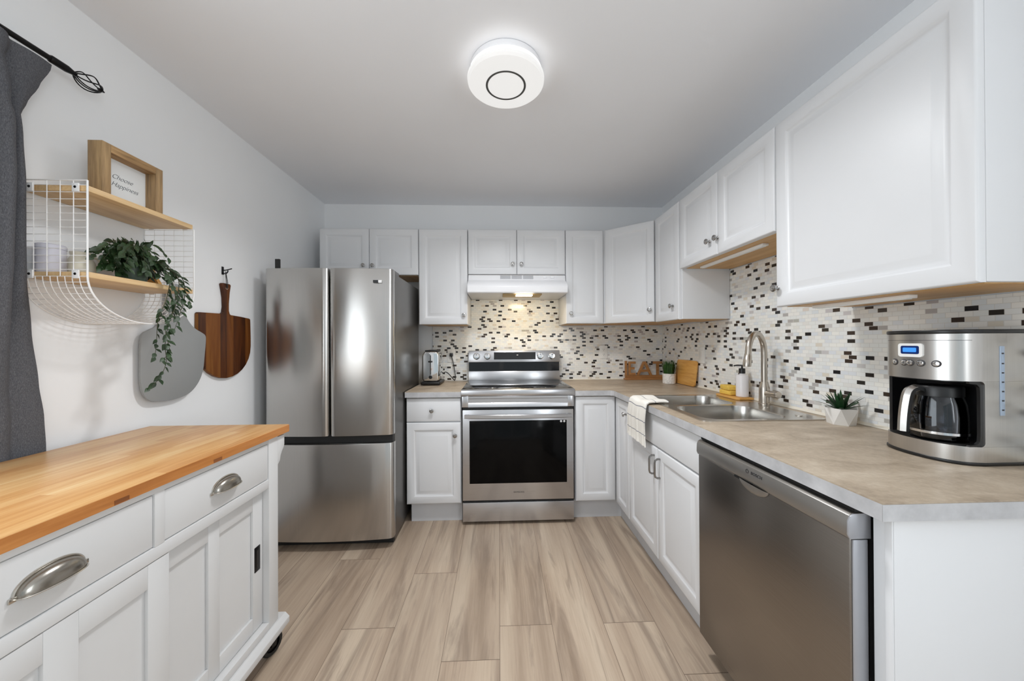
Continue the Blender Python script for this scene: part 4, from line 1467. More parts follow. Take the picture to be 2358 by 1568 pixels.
# ================================================================ TOASTER
r = thing('toaster', (-0.528, 2.85, CZ1), 'chrome toaster end-on on the counter beside the fridge', 'toaster')
tx0, tx1, ty0, ty1 = -0.597, -0.463, 2.745, 2.965
z0 = CZ1 + 0.0305
prof = [(tx0 + 0.012, z0), (tx1 - 0.012, z0), (tx1 - 0.002, z0 + 0.02), (tx1, z0 + 0.10), (tx1, z0 + 0.19)] + \
       [(tx1 - 0.034 + 0.034 * math.cos(a), z0 + 0.19 + 0.045 * math.sin(a)) for a in [PI / 2 * i / 6 for i in range(1, 7)]] + \
       [(tx0 + 0.034 - 0.034 * math.sin(a), z0 + 0.19 + 0.045 * math.cos(a)) for a in [PI / 2 * i / 6 for i in range(0, 6)]] + \
       [(tx0, z0 + 0.19), (tx0, z0 + 0.10), (tx0 + 0.002, z0 + 0.02)]
b = part('body', mprism(prof, 'Y', ty0, ty1, bev=0.012, seg=4), M['chrome'], r)
bm = mbox(tx0 - 0.008, tx1 + 0.008, ty0 - 0.010, ty1 + 0.008, CZ1 + 0.004, z0 - 0.0005, bev=0.009, seg=3)
part('base', bm, M['black'], r, 'black base')
for x in (tx0 + 0.01, tx1 - 0.01):
    for y in (ty0 + 0.01, ty1 - 0.02):
        part('foot', mlathe([(0, 0), (0.008, 0), (0.008, 0.0038), (0, 0.0038)], 12, Matrix.Translation((x, y, CZ1 + 0.0003))), M['rubber'], r)
part('top_rim', mbox(tx0 + 0.020, tx1 - 0.020, ty0 + 0.02, ty1 - 0.02, z0 + 0.2352, z0 + 0.2445, bev=0.003), M['black'], r, 'black slot surround')
for x in (tx0 + 0.047, tx1 - 0.047):
    part('slot', mbox(x - 0.012, x + 0.012, ty0 + 0.035, ty1 - 0.035, z0 + 0.2446, z0 + 0.2452), M['dark_gap'], r)
lv = part('lever', mbox(-0.545, -0.515, ty0 - 0.020, ty0 - 0.0005, z0 + 0.150, z0 + 0.163, bev=0.003), M['black'], r, 'black lever')
part('lever_slot', mbox(-0.533, -0.527, ty0 - 0.0012, ty0 + 0.0004, z0 + 0.055, z0 + 0.205), M['dark_gap'], r)
part('dial', mlathe([(0, 0), (0.014, 0), (0.013, 0.010), (0, 0.0105)], 20, Matrix.Translation((-0.530, ty0 + 0.0002, z0 + 0.035)) @ Matrix.Rotation(PI / 2, 4, 'X')), M['black'], r)
cord = smooth_path([(-0.468, 2.955, CZ1 + 0.075), (-0.448, 2.975, CZ1 + 0.085), (-0.425, 2.985, CZ1 + 0.07), (-0.395, 2.99, CZ1 + 0.035), (-0.375, 3.005, CZ1 + 0.012),
                    (-0.372, 3.025, CZ1 + 0.05), (-0.385, 3.030, CZ1 + 0.13), (-0.400, 3.030, CZ1 + 0.20), (-0.408, 3.032, CZ1 + 0.225)], 6)
pc = part('power_cord', mtube(cord, 0.0036, 8), M['rubber'], r, 'black power cord')
part('plug', mbox(-0.422, -0.394, 3.024, YB - 0.0065, CZ1 + 0.213, CZ1 + 0.243, bev=0.005), M['black'], pc, 'black plug')

# ================================================================ OUTLETS AND SWITCH
def plate_back(x, z, label, cat, kind):
    r = thing('outlet' if kind == 'outlet' else 'light_switch', (x, YB, z), label, cat, 'wall outlets')
    p = part('cover_plate', mbox(x - 0.036, x + 0.036, YB - 0.0058, YB - 0.0002, z - 0.058, z + 0.058, bev=0.002), M['white_plastic'], r)
    for s in (-0.021, 0.021):
        q = part('socket', mbox(x - 0.016, x + 0.016, YB - 0.0074, YB - 0.0056, z + s - 0.015, z + s + 0.015, bev=0.0015), M['white_plastic'], r)
        bm = bmesh.new()
        for dx in (-0.006, 0.006):
            box(bm, x + dx - 0.0011, x + dx + 0.0011, YB - 0.0078, YB - 0.0072, z + s - 0.002, z + s + 0.006)
        box(bm, x - 0.002, x + 0.002, YB - 0.0078, YB - 0.0072, z + s - 0.010, z + s - 0.006)
        part('socket_slots', bm, M['ink_dark'], q)
    return r


plate_back(-0.408, 1.133, 'white wall outlet behind the toaster, with the black plug in it', 'outlet', 'outlet')
plate_back(0.932, 1.158, 'white wall outlet on the mosaic right of the range', 'outlet', 'outlet')
r = thing('light_switch', (XT, 2.452, 1.15), 'white switch plate on the right mosaic wall near the bamboo board', 'light switch')
part('cover_plate', mbox(XT - 0.0058, XT - 0.0002, 2.416, 2.488, 1.092, 1.208, bev=0.002), M['white_plastic'], r)
part('rocker', mbox(XT - 0.0088, XT - 0.0056, 2.436, 2.468, 1.117, 1.183, bev=0.0015), M['white_plastic'], r)

# ================================================================ COFFEE MAKER
CM = (1.34, 0.985, CZ1)
r = thing('coffee_maker', CM, 'stainless steel drip coffee maker with glass carafe on the near end of the counter', 'coffee maker')
front = [(1.300, 0.884), (1.274, 0.889), (1.252, 0.900), (1.236, 0.920), (1.226, 0.947), (1.222, 0.980), (1.224, 1.012), (1.231, 1.040), (1.243, 1.064), (1.262, 1.082), (1.290, 1.090)]
outl = [(1.446, 0.884)] + front + [(1.446, 1.090)]
sm = [(p.x, p.y) for p in smooth_path([(a, b, 0) for a, b in outl[1:-1]], 4)]
outl = [(1.446, 0.884)] + sm + [(1.446, 1.090)]


def grow(pts, d):
    cx, cy = 1.34, 0.987
    out = []
    for x, y in pts:
        l = math.hypot(x - cx, y - cy)
        out.append((x + (x - cx) / l * d, y + (y - cy) / l * d))
    return out


part('foot', mprism(grow(outl, 0.0035), 'Z', CZ1 + 0.0004, CZ1 + 0.009, bev=0.002), M['black'], r, 'black foot')
M['coffee_steel'] = brushed('coffee_maker_steel', (0.58, 0.565, 0.545, 1), 0.30, axis=2, amt=0.03, bump=0.006)
part('base', mprism(outl, 'Z', CZ1 + 0.0092, CZ1 + 0.0504), M['coffee_steel'], r)
part('hot_plate', mlathe([(0, 0), (0.056, 0), (0.055, 0.0004), (0, 0.0004)], 32, Matrix.Translation((1.290, 0.975, CZ1 + 0.0504))), M['black'], r, 'black hot plate')
hd_ = part('head', mprism(outl, 'Z', CZ1 + 0.2266, CZ1 + 0.3560), M['coffee_steel'], r)
part('head_underside', mprism(grow(outl, -0.004), 'Z', CZ1 + 0.2240, CZ1 + 0.2264), M['black'], r)
part('lid', mprism(grow(outl, 0.002), 'Z', CZ1 + 0.3562, CZ1 + 0.3675, bev=0.003), M['black'], r, 'black lid')
bm = mbox(1.302, 1.446, 0.884, 0.8905, CZ1 + 0.0506, CZ1 + 0.2264)
def fillet(zc, sz):
    R2 = 0.012
    pts = [(1.3025, zc), (1.3025 - R2, zc)]
    for i in range(7):
        a = PI / 2 * i / 6
        pts.append((1.3025 - R2 + R2 * math.sin(a), zc + sz * (R2 - R2 * math.cos(a))))
    return pts


prism(bm, fillet(CZ1 + 0.0506, 1), 'Y', 0.8842, 0.8904)
prism(bm, fillet(CZ1 + 0.2264, -1), 'Y', 0.8842, 0.8904)
part('side_wall', bm, M['coffee_steel'], r)
part('rear_column', mbox(1.352, 1.446, 0.8908, 1.090, CZ1 + 0.0506, CZ1 + 0.2264), M['black'], r, 'black inner column')
part('far_wall', mbox(1.268, 1.3515, 1.075, 1.0835, CZ1 + 0.0506, CZ1 + 0.2264), M['black'], r, 'black bay wall')
# rounded black trim around the side opening
bm = bmesh.new()
za, zb = CZ1 + 0.0506, CZ1 + 0.2264
prism(bm, [(1.3515, za), (1.3515, zb), (1.262, zb), (1.264, zb - 0.006), (1.284, zb - 0.008), (1.292, zb - 0.016), (1.2935, zb - 0.03), (1.2935, za + 0.03), (1.292, za + 0.014), (1.284, za + 0.006), (1.264, za + 0.004), (1.262, za)], 'Y', 0.8875, 0.8945)
part('bay_trim', bm, M['black'], r)
# control panel
part('panel_line', mprism(grow(outl, 0.0006)[5:-9] + grow(outl, -0.002)[5:-9][::-1], 'Z', CZ1 + 0.3375, CZ1 + 0.3385), M['ink_dark'], hd_)


def on_head(y, z):
    """point and outward normal on the curved front of the head"""
    best = min(range(1, len(outl) - 2), key=lambda i: abs(outl[i][1] - y) + (100 if outl[i][0] > 1.31 else 0))
    a, b_ = Vector(outl[best - 1]), Vector(outl[best + 1])
    tdir = (b_ - a).normalized()
    n_ = Vector((-tdir.y, tdir.x))
    if n_.x > 0:
        n_ = -n_
    return Vector((outl[best][0], outl[best][1], z)), Vector((n_.x, n_.y, 0)), Vector((-n_.y * 1.0, n_.x, 0))


def chip(y, z, w, h, dep, mat, name, parent, label=None):
    p, n_, _ = on_head(y, z)
    m = frame_m(p + n_ * 0.0002, Vector((0, 0, 1)).cross(n_), (0, 0, 1))
    t = mprism(rrect(-w / 2, w / 2, -h / 2, h / 2, min(w, h) * 0.18, 4), 'Z', -0.003, dep)
    bmesh.ops.transform(t, matrix=m, verts=t.verts)
    return part(name, t, mat, parent, label)


scr = chip(0.988, CZ1 + 0.309, 0.062, 0.040, 0.0012, M['white_plastic'], 'display_surround', hd_)
scr = chip(0.990, CZ1 + 0.310, 0.046, 0.024, 0.0022, plain('display_dark_blue', rgb(18, 44, 104), 0.2), 'display', hd_, 'blue lit display')
chip(0.990, CZ1 + 0.310, 0.034, 0.013, 0.0030, M['lcd'], 'display_digits', hd_)
p, n_, _ = on_head(0.985, CZ1 + 0.346)
for y in (1.030, 1.008, 0.985, 0.960, 0.930):
    p, n_, _ = on_head(y, CZ1 + 0.272)
    q = Matrix.Translation(p) @ Vector((0, 0, 1)).rotation_difference(n_).to_matrix().to_4x4()
    bb = part('button_ring', mlathe([(0, -0.002), (0.0098, -0.002), (0.0098, 0.0012), (0.0085, 0.002), (0, 0.002)], 22, q), M['ink_dark'], hd_)
    part('button', mlathe([(0, 0.0018), (0.0078, 0.0018), (0.0072, 0.0042), (0.004, 0.0052), (0, 0.0054)], 22, q), M['chrome'], bb, 'round silver button')
# water window on the near side
wp = part('water_window', mbox(1.344, 1.357, 0.8822, 0.8843, CZ1 + 0.135, CZ1 + 0.322, bev=0.0015), plain('water_gauge', rgb(168, 184, 204), 0.2, var=0.03), r, 'pale blue water gauge')
for i, z in enumerate((0.150, 0.175, 0.200, 0.225, 0.250, 0.275, 0.302)):
    part('gauge_mark', mbox(1.3475, 1.3535, 0.8816, 0.8824, CZ1 + z - 0.0018, CZ1 + z + 0.0018), M['ink_dark'], wp)
# carafe
cc = Vector((1.290, 0.975, CZ1 + 0.0509))
T = Matrix.Translation(cc)
cz_ = part('carafe', mlathe([(0, 0.001), (0.050, 0.001), (0.056, 0.006), (0.0585, 0.03), (0.0585, 0.07), (0.055, 0.105), (0.047, 0.132), (0.0465, 0.134), (0.0445, 0.132), (0.0525, 0.105),
                            (0.0562, 0.07), (0.0562, 0.03), (0.054, 0.008), (0.048, 0.004), (0, 0.004)], 40, T), M['carafe'], r, 'clear glass carafe')
part('carafe_collar', mlathe([(0.0475, 0.126), (0.0500, 0.126), (0.0500, 0.150), (0.047, 0.156), (0, 0.158), (0, 0.150), (0.046, 0.148), (0.0475, 0.126)], 36, T), M['black'], cz_, 'black collar and lid')
part('carafe_band', mlathe([(0.0588, 0.020), (0.0592, 0.020), (0.0592, 0.027), (0.0588, 0.027), (0.0588, 0.020)], 40, T), M['chrome'], cz_)
hp_ = [(1.2395, 0.978, CZ1 + 0.193), (1.222, 0.979, CZ1 + 0.197), (1.206, 0.980, CZ1 + 0.185), (1.198, 0.981, CZ1 + 0.150), (1.194, 0.982, CZ1 + 0.110), (1.193, 0.983, CZ1 + 0.072)]
bm = bmesh.new()
rings = []
sp2 = smooth_path(hp_, 5)
for i, p in enumerate(sp2):
    d = (sp2[min(i + 1, len(sp2) - 1)] - sp2[max(i - 1, 0)]).normalized()
    sd = Vector((0, 1, 0))
    nn = d.cross(sd).normalized()
    w_ = 0.012
    rings.append([p + sd * w_ + nn * 0.004, p + sd * w_ * 0.4 + nn * 0.008, p - sd * w_ * 0.4 + nn * 0.008, p - sd * w_ + nn * 0.004, p - sd * w_ - nn * 0.005, p + sd * w_ - nn * 0.005])
loft(bm, rings)
hh = part('carafe_handle', bm, M['black'], cz_, 'black handle with steel face')
bm = bmesh.new()
rings = []
for i, p in enumerate(sp2[4:]):
    i += 4
    d = (sp2[min(i + 1, len(sp2) - 1)] - sp2[max(i - 1, 0)]).normalized()
    sd = Vector((0, 1, 0))
    nn = d.cross(sd).normalized()
    s_ = 1 if nn.x < 0 else -1
    rings.append([p + sd * 0.0115 + nn * s_ * 0.0062, p + nn * s_ * 0.0118, p - sd * 0.0115 + nn * s_ * 0.0062, p - sd * 0.0115 + nn * s_ * 0.0042, p + nn * s_ * 0.0090, p + sd * 0.0115 + nn * s_ * 0.0042])
loft(bm, rings)
for v in bm.verts:
    pass
part('handle_face', bm, M['coffee_steel'], cz_, 'steel face of the handle')

# ================================================================ LEFT WALL: CURTAIN AND ROD
RODX, RODZ = -1.430, 2.168
r = thing('curtain_rod', (RODX, 0.3, RODZ), 'black curtain rod with an open cage finial, on the left wall above the curtain', 'curtain rod')
part('rod', mtube([(RODX, -0.75, RODZ), (RODX, 1.175, RODZ)], 0.0085, 14), M['gunmetal'], r)
part('sleeve', mtube([(RODX, 1.168, RODZ), (RODX, 1.172, RODZ), (RODX, 1.212, RODZ), (RODX, 1.226, RODZ), (RODX, 1.238, RODZ)], [0.0095, 0.0118, 0.0118, 0.0085, 0.006], 16), M['gunmetal'], r)
bm = bmesh.new()
y0, y1 = 1.236, 1.318
for k in range(6):
    a = 2 * PI * k / 6 + 0.3
    pts = []
    for i in range(13):
        t = i / 12
        rad = 0.027 * math.sin(PI * min(1, 0.06 + 0.94 * t)) ** 0.8
        tw = a + 1.2 * t
        pts.append((RODX + rad * math.cos(tw), y0 + (y1 - y0) * t, RODZ + rad * math.sin(tw)))
    tube(bm, pts, 0.0021, 6)
tube(bm, [(RODX, y1 - 0.014, RODZ), (RODX, y1 - 0.004, RODZ), (RODX, y1 + 0.006, RODZ)], [0.004, 0.0062, 0.002], 10)
part('finial', bm, M['gunmetal'], r, 'open cage finial')
bm = mtube([(XL + 0.001, 1.06, RODZ - 0.012), (RODX, 1.06, RODZ - 0.012)], 0.006, 10)
tube(bm, [(XL + 0.0008, 1.06, RODZ - 0.012), (XL + 0.006, 1.06, RODZ - 0.012)], 0.018, 16)
part('bracket', bm, M['gunmetal'], r)


def interp(tab, z):
    for (za, a), (zb, b) in zip(tab[:-1], tab[1:]):
        if za >= z >= zb:
            t = (za - z) / (za - zb)
            t = t * t * (3 - 2 * t) * 0.5 + t * 0.5
            return a + (b - a) * t
    return tab[0][1] if z > tab[0][0] else tab[-1][1]


def curtain():
    edge = [(2.20, 1.178), (2.14, 1.176), (2.064, 1.150), (1.999, 1.126), (1.949, 1.112), (1.893, 1.118), (1.752, 1.128), (1.60, 1.131), (1.45, 1.134), (1.297, 1.148),
            (1.132, 1.170), (1.02, 1.184), (0.92, 1.189), (0.30, 1.192)]
    fold = [(2.20, 0.100), (2.10, 0.085), (1.99, 0.034), (1.93, 0.018), (1.80, 0.024), (1.5, 0.030), (1.30, 0.045), (1.1, 0.066), (0.92, 0.078), (0.30, 0.08)]
    xc = [(2.20, -1.424), (1.95, -1.430), (1.45, -1.440), (1.10, -1.459), (0.30, -1.459)]
    am = [(2.20, 0.014), (2.10, 0.024), (1.9, 0.036), (1.45, 0.032), (1.10, 0.0175), (0.30, 0.0175)]
    zs = [2.152 - i * 0.0185 for i in range(100)]
    cols = 96
    bm = bmesh.new()
    rows = []
    for z in zs:
        ye, w, x0, a = interp(edge, z), interp(fold, z), interp(xc, z), interp(am, z)
        row = []
        for j in range(cols + 1):
            s = j / cols
            # first narrow fold next to the edge, then regular folds towards the window
            if s < 0.16:
                q = s / 0.16
                y = ye - w * q
                ph = -0.62 * a + (-0.5 + 0.5 * math.cos(PI * min(1, q))) * -0.9 * a * 0 + a * 0.55 * math.sin(PI * q) * 0.6
                x = x0 - 0.55 * a + 0.35 * a * math.sin(PI * q)
            else:
                q = (s - 0.16) / 0.84
                y = ye - w - 0.46 * q
                x = x0 + a * math.sin(q * 2 * PI * 3.6 - 0.62) * (1 if q > 0.02 else 1)
                b_ = min(1, q / 0.04)
                x = x * b_ + (x0 - 0.55 * a) * (1 - b_)
            row.append(bm.verts.new((max(x, XL + 0.012), y, z)))
        rows.append(row)
    for a_, b_ in zip(rows[:-1], rows[1:]):
        for j in range(cols):
            bm.faces.new((a_[j], b_[j], b_[j + 1], a_[j + 1]))
    bmesh.ops.recalc_face_normals(bm, faces=bm.faces)
    bmesh.ops.solidify(bm, geom=bm.faces[:], thickness=0.0025)
    return bm


solo('curtain', curtain(), M['curtain'], 'dark grey fabric curtain hanging at the left edge behind the cart', 'curtain', ang=70)

# ================================================================ WIRE WALL SHELF
SHX = -1.290                                    # front
A0, A1 = 1.147, 1.531                           # left and right side
ZT_, ZL_ = 1.754, 1.481
r = thing('wall_shelf', (XL + 0.1, (A0 + A1) / 2, 1.34), 'white wire wall shelf with a rounded bottom and two pale wood boards', 'shelf')
part('board', mbox(XL + 0.003, SHX - 0.003, A0 + 0.004, A1 - 0.002, ZT_ - 0.018, ZT_, bev=0.0015), M['shelf_wood'], r, 'upper pale wood board')
part('board', mbox(XL + 0.003, SHX - 0.003, A0 + 0.004, A1 - 0.002, ZL_ - 0.018, ZL_, bev=0.0015), M['shelf_wood'], r, 'lower pale wood board')
ymid, ra, rb = (A0 + A1) / 2, (A1 - A0) / 2, 0.140
zb0 = 1.466


def arc(x, n=28, d=0.0):
    return [(x, ymid - (ra + d) * math.cos(PI * i / n), zb0 - (rb + d) * math.sin(PI * i / n)) for i in range(n + 1)]


bm = bmesh.new()
xs = [XL + 0.004 + (SHX - XL - 0.006) * i / 5 for i in range(6)]
for yside in (A0, A1):
    for x in xs[:-1]:
        tube(bm, [(x, yside, ZT_ + 0.012 if yside == A0 else ZT_ - 0.02), (x, yside, zb0)], 0.0013, 5)
    z = zb0 + 0.0215
    while z < ZT_ + 0.010:
        tube(bm, [(XL + 0.003, yside + 0.0022 * (1 if yside == A0 else -1), z), (SHX, yside + 0.0022 * (1 if yside == A0 else -1), z)], 0.0012, 5)
        z += 0.0222
for i in range(9):
    x = XL + 0.004 + (SHX - XL - 0.006) * i / 9
    tube(bm, arc(x), 0.0013, 5)
for i in range(0, 25):
    th = PI * i / 24
    p = (ymid - (ra - 0.002) * math.cos(th), zb0 - (rb - 0.002) * math.sin(th))
    tube(bm, [(XL + 0.003, p[0], p[1]), (SHX, p[0], p[1])], 0.0012, 5)
part('wire_mesh', bm, M['white_wire'], r, 'white wire grid')
bm = bmesh.new()
for x in (SHX, XL + 0.004):
    rim = [(x, A0, ZT_ + 0.014), (x, A0, 1.6)] + arc(x) + [(x, A1, 1.6), (x, A1, ZT_ - 0.019)]
    tube(bm, rim, 0.0026 if x == SHX else 0.002, 8)
tube(bm, [(XL + 0.004, A0, ZT_ + 0.014), (SHX, A0, ZT_ + 0.014)], 0.002, 6)
part('rim', bm, M['white_wire'], r, 'thicker white wire rim')
for z in (ZT_ - 0.010, ZL_ - 0.010):
    for y, s in ((A0, 1), (A1, -1)):
        for x in (SHX - 0.034, XL + 0.034):
            b = part('bracket', mbox(x - 0.010, x + 0.010, y - 0.0034, y + 0.0012, z - 0.012, z + 0.014, bev=0.0008), M['white_wire'], r, 'white fixing tab')
            part('screw', mlathe([(0, 0), (0.0042, 0), (0.003, 0.0015), (0, 0.0018)], 12, Matrix.Translation((x, y - 0.0034, z + 0.002)) @ Matrix.Rotation(PI / 2, 4, 'X')), M['gunmetal'], b)

# framed saying on the top board
f0, f1, zf0, zf1 = 1.243, 1.459, ZT_ + 0.0005, ZT_ + 0.196
fx = -1.350
ft, fd = 0.028, 0.048
r = thing('framed_sign', (fx - fd / 2, (f0 + f1) / 2, zf0), 'deep wooden box frame with a handwritten-style card, standing on the top wire shelf board', 'picture frame')
rail_wood = wood('frame_rail_wood', rgb(122, 94, 62), rgb(172, 136, 92), rgb(198, 162, 114), axis=1, scale=1.6, rough=0.6)
part('frame_side', mbox(fx - fd, fx, f0, f0 + ft, zf0, zf1, bev=0.001), M['frame_wood'], r)
part('frame_side', mbox(fx - fd, fx, f1 - ft, f1, zf0, zf1, bev=0.001), M['frame_wood'], r)
part('frame_top', mbox(fx - fd, fx - 0.0002, f0 + ft, f1 - ft, zf1 - ft, zf1, bev=0.001), rail_wood, r)
part('frame_bottom', mbox(fx - fd, fx - 0.0002, f0 + ft, f1 - ft, zf0, zf0 + ft * 0.6, bev=0.001), rail_wood, r)
cd = part('card', mbox(fx - fd + 0.004, fx - fd + 0.008, f0 + ft + 0.0005, f1 - ft - 0.0005, zf0 + ft * 0.6 + 0.0005, zf1 - ft - 0.0005), M['paper'], r, 'white card')
for txt, z, y, sz in (('Choose', zf0 + 0.106, 1.345, 0.024), ('Happiness', zf0 + 0.078, 1.354, 0.024)):
    part('lettering', text_bm(txt, sz, frame_m((fx - fd + 0.0084, y, z), (0, 1, 0), (0, 0, 1)), shear=0.42, spacing=0.95, thin=0.00045), M['ink'], cd, 'grey italic lettering')

# things on the lower board
cp_ = (-1.440, 1.262, ZL_ + 0.0004)
r = thing('ceramic_pitcher', cp_, 'small cream pitcher on the lower wire shelf board, left of the trailing plant', 'pitcher')
T = Matrix.Translation(cp_)
part('body', mlathe([(0, 0), (0.026, 0), (0.034, 0.010), (0.037, 0.030), (0.032, 0.055), (0.024, 0.072), (0.027, 0.086), (0.0245, 0.086), (0.021, 0.074), (0.028, 0.055), (0.033, 0.030), (0.030, 0.012), (0, 0.008)], 30, T), M['cream'], r)
hpts = [(cp_[0] + 0.004, cp_[1] + 0.024, cp_[2] + 0.076), (cp_[0] + 0.008, cp_[1] + 0.042, cp_[2] + 0.074), (cp_[0] + 0.010, cp_[1] + 0.050, cp_[2] + 0.055), (cp_[0] + 0.008, cp_[1] + 0.044, cp_[2] + 0.034), (cp_[0] + 0.005, cp_[1] + 0.033, cp_[2] + 0.026)]
part('handle', mtube(smooth_path(hpts, 5), 0.0042, 8), M['cream'], r)
cp_ = (-1.450, 1.188, ZL_ + 0.0004)
r = thing('canister', cp_, 'pale lilac-grey canister behind the wire side of the lower shelf board', 'canister')
T = Matrix.Translation(cp_)
part('body', mlathe([(0, 0), (0.031, 0), (0.033, 0.003), (0.033, 0.078), (0, 0.078)], 28, T), M['grey_canister'], r)
part('lid', mlathe([(0, 0.0783), (0.034, 0.0783), (0.034, 0.090), (0.031, 0.093), (0, 0.094)], 28, T), M['grey_canister'], r)
t = mprism([(0, 0), (0.090, 0), (0.012, 0.145), (0, 0.145)], 'Y', -0.008, 0.008, bev=0.0015)
bmesh.ops.transform(t, matrix=Matrix.Translation((-1.470, 1.490, ZL_ + 0.0004)), verts=t.verts)
solo('wooden_block', t, M['bamboo'], 'orange-brown slanted wooden piece beside the trailing plant, right end of the lower shelf board', 'wooden piece')

# trailing ivy
IV = Vector((-1.372, 1.365, ZL_ + 0.0004))
r = thing('trailing_ivy', IV, 'trailing green leafy plant hanging from the lower wire shelf board over the grey cutting board', 'plant')
T = Matrix.Translation(IV)
part('pot', mlathe([(0, 0), (0.034, 0), (0.037, 0.004), (0.043, 0.066), (0.039, 0.066), (0.036, 0.054), (0, 0.054)], 26, T), plain('dark_green_pot', rgb(70, 88, 78), 0.4), r, 'dull green pot')
rr = random.Random(42)
leafbm = bmesh.new()
vinebm = bmesh.new()


def leaf(bm, base, d, nrm, L):
    d = Vector(d).normalized()
    nrm = Vector(nrm)
    nrm = (nrm - d * nrm.dot(d))
    nrm = nrm.normalized() if nrm.length > 1e-4 else Vector((0, 0, 1))
    s = d.cross(nrm)
    base = Vector(base)
    w = L * rr.uniform(0.24, 0.31)
    fold = rr.uniform(0.10, 0.25)
    prof = ((0.0, 0.05), (0.15, 0.62), (0.36, 1.0), (0.6, 0.84), (0.82, 0.42), (1.0, 0.0))
    mid, lf, rt = [], [], []
    for t, q in prof:
        c = base + d * (L * t) - nrm * (L * 0.16 * t * t)
        mid.append(bm.verts.new(c))
        if q > 0:
            lf.append(bm.verts.new(c + s * w * q + nrm * w * q * fold))
            rt.append(bm.verts.new(c - s * w * q + nrm * w * q * fold))
    for i in range(len(prof) - 2):
        bm.faces.new((mid[i], mid[i + 1], lf[i + 1], lf[i]))
        bm.faces.new((mid[i + 1], mid[i], rt[i], rt[i + 1]))
    bm.faces.new((mid[-2], mid[-1], lf[-1]))
    bm.faces.new((mid[-1], mid[-2], rt[-1]))


def vine(pts, r0, every, lmin, lmax, out=0.6):
    sp_ = smooth_path(pts, 8)
    tube(vinebm, sp_, [r0 * (1 - 0.6 * i / len(sp_)) for i in range(len(sp_))], 5)
    acc = 0
    k = 0
    for i in range(1, len(sp_)):
        acc += (sp_[i] - sp_[i - 1]).length
        if acc > every:
            acc = 0
            k += 1
            t = (sp_[i] - sp_[i - 1]).normalized()
            a = rr.uniform(0, 2 * PI)
            side = Vector((0.35 + 0.4 * math.cos(a), math.sin(a) * (1 if k % 2 else -1) * 1.3, 0.45 * math.cos(a * 2)))
            d = side * out + t * 0.55 + Vector((0, 0, -0.25))
            leaf(leafbm, sp_[i], d, Vector((0.9, 0.2 * math.sin(a), 0.55)), rr.uniform(lmin, lmax))


top = IV + Vector((0, 0, 0.055))
# crown: short arching stems in every direction
for i in range(62):
    a = 2 * PI * i / 62 * 2 + rr.uniform(-0.2, 0.2)
    rad = rr.uniform(0.04, 0.115)
    hgt = rr.uniform(0.02, 0.105)
    ex = top + Vector((max(-0.095, min(0.095, rad * math.cos(a) * 0.75 + 0.025)), rad * math.sin(a) * 1.25 - 0.030, max(-0.045, hgt * rr.uniform(0.1, 0.95) - 0.035)))
    if ex.y < IV.y - 0.055:
        ex.x = max(ex.x, -1.352)
    mid = top + Vector((rad * math.cos(a) * 0.4, rad * math.sin(a) * 0.5, hgt))
    vine([top + Vector((rr.uniform(-.02, .02), rr.uniform(-.02, .02), 0)), mid, ex], 0.0014, 0.0125, 0.023, 0.035)
# long trailing vines over the front of the board
fx_ = SHX + 0.016
for pts in (
    [top, top + Vector((0.05, 0.02, 0.03)), Vector((fx_, 1.402, 1.515)), Vector((fx_ + 0.006, 1.385, 1.43)), Vector((fx_, 1.358, 1.34)), Vector((fx_ - 0.01, 1.362, 1.26)), Vector((fx_, 1.345, 1.20))],
    [top, top + Vector((0.05, 0.04, 0.03)), Vector((fx_ + 0.008, 1.430, 1.51)), Vector((fx_ + 0.004, 1.425, 1.42)), Vector((fx_, 1.400, 1.33)), Vector((fx_, 1.385, 1.25)), Vector((fx_ + 0.01, 1.378, 1.18)), Vector((fx_, 1.36, 1.12)), Vector((fx_, 1.316, 1.085))],
    [top, top + Vector((0.04, 0.06, 0.02)), Vector((fx_, 1.452, 1.52)), Vector((fx_ + 0.006, 1.462, 1.45)), Vector((fx_, 1.450, 1.38)), Vector((fx_, 1.425, 1.31))],
    [top, top + Vector((0.06, 0.03, 0.02)), Vector((fx_ + 0.014, 1.395, 1.50)), Vector((fx_ + 0.014, 1.412, 1.40)), Vector((fx_ + 0.012, 1.374, 1.31)), Vector((fx_ + 0.01, 1.392, 1.225)), Vector((fx_ + 0.008, 1.362, 1.19))],
    [top, top + Vector((0.05, 0.05, 0.03)), Vector((fx_ + 0.006, 1.440, 1.50)), Vector((fx_ + 0.012, 1.474, 1.43)), Vector((fx_ + 0.01, 1.490, 1.405))],
):
    vine(pts, 0.0019, 0.0115, 0.023, 0.036, 0.8)
for v in list(leafbm.verts) + list(vinebm.verts):       # leaves lie on the board instead of passing through it
    if v.co.x < SHX + 0.004 and ZL_ - 0.045 < v.co.z < ZL_ + 0.003:
        v.co.z = ZL_ + 0.003
part('vines', vinebm, M['stem'], r, 'thin green-brown stems')
part('foliage', leafbm, M['leaf'], r, 'pointed dark green leaves', ang=80)

# ================================================================ CUTTING BOARDS ON THE WALL
def board_outline(pts, k=5, closed=True):
    n = len(pts)
    out = []
    for i in range(n):
        p0, p1, p2, p3 = [Vector((*pts[(i + d) % n], 0)) for d in (-1, 0, 1, 2)]
        for j in range(k):
            t = j / k
            q = 0.5 * ((2 * p1) + (p2 - p0) * t + (2 * p0 - 5 * p1 + 4 * p2 - p3) * t * t + (3 * p1 - p0 - 3 * p2 + p3) * t ** 3)
            out.append((q.x, q.y))
    return out


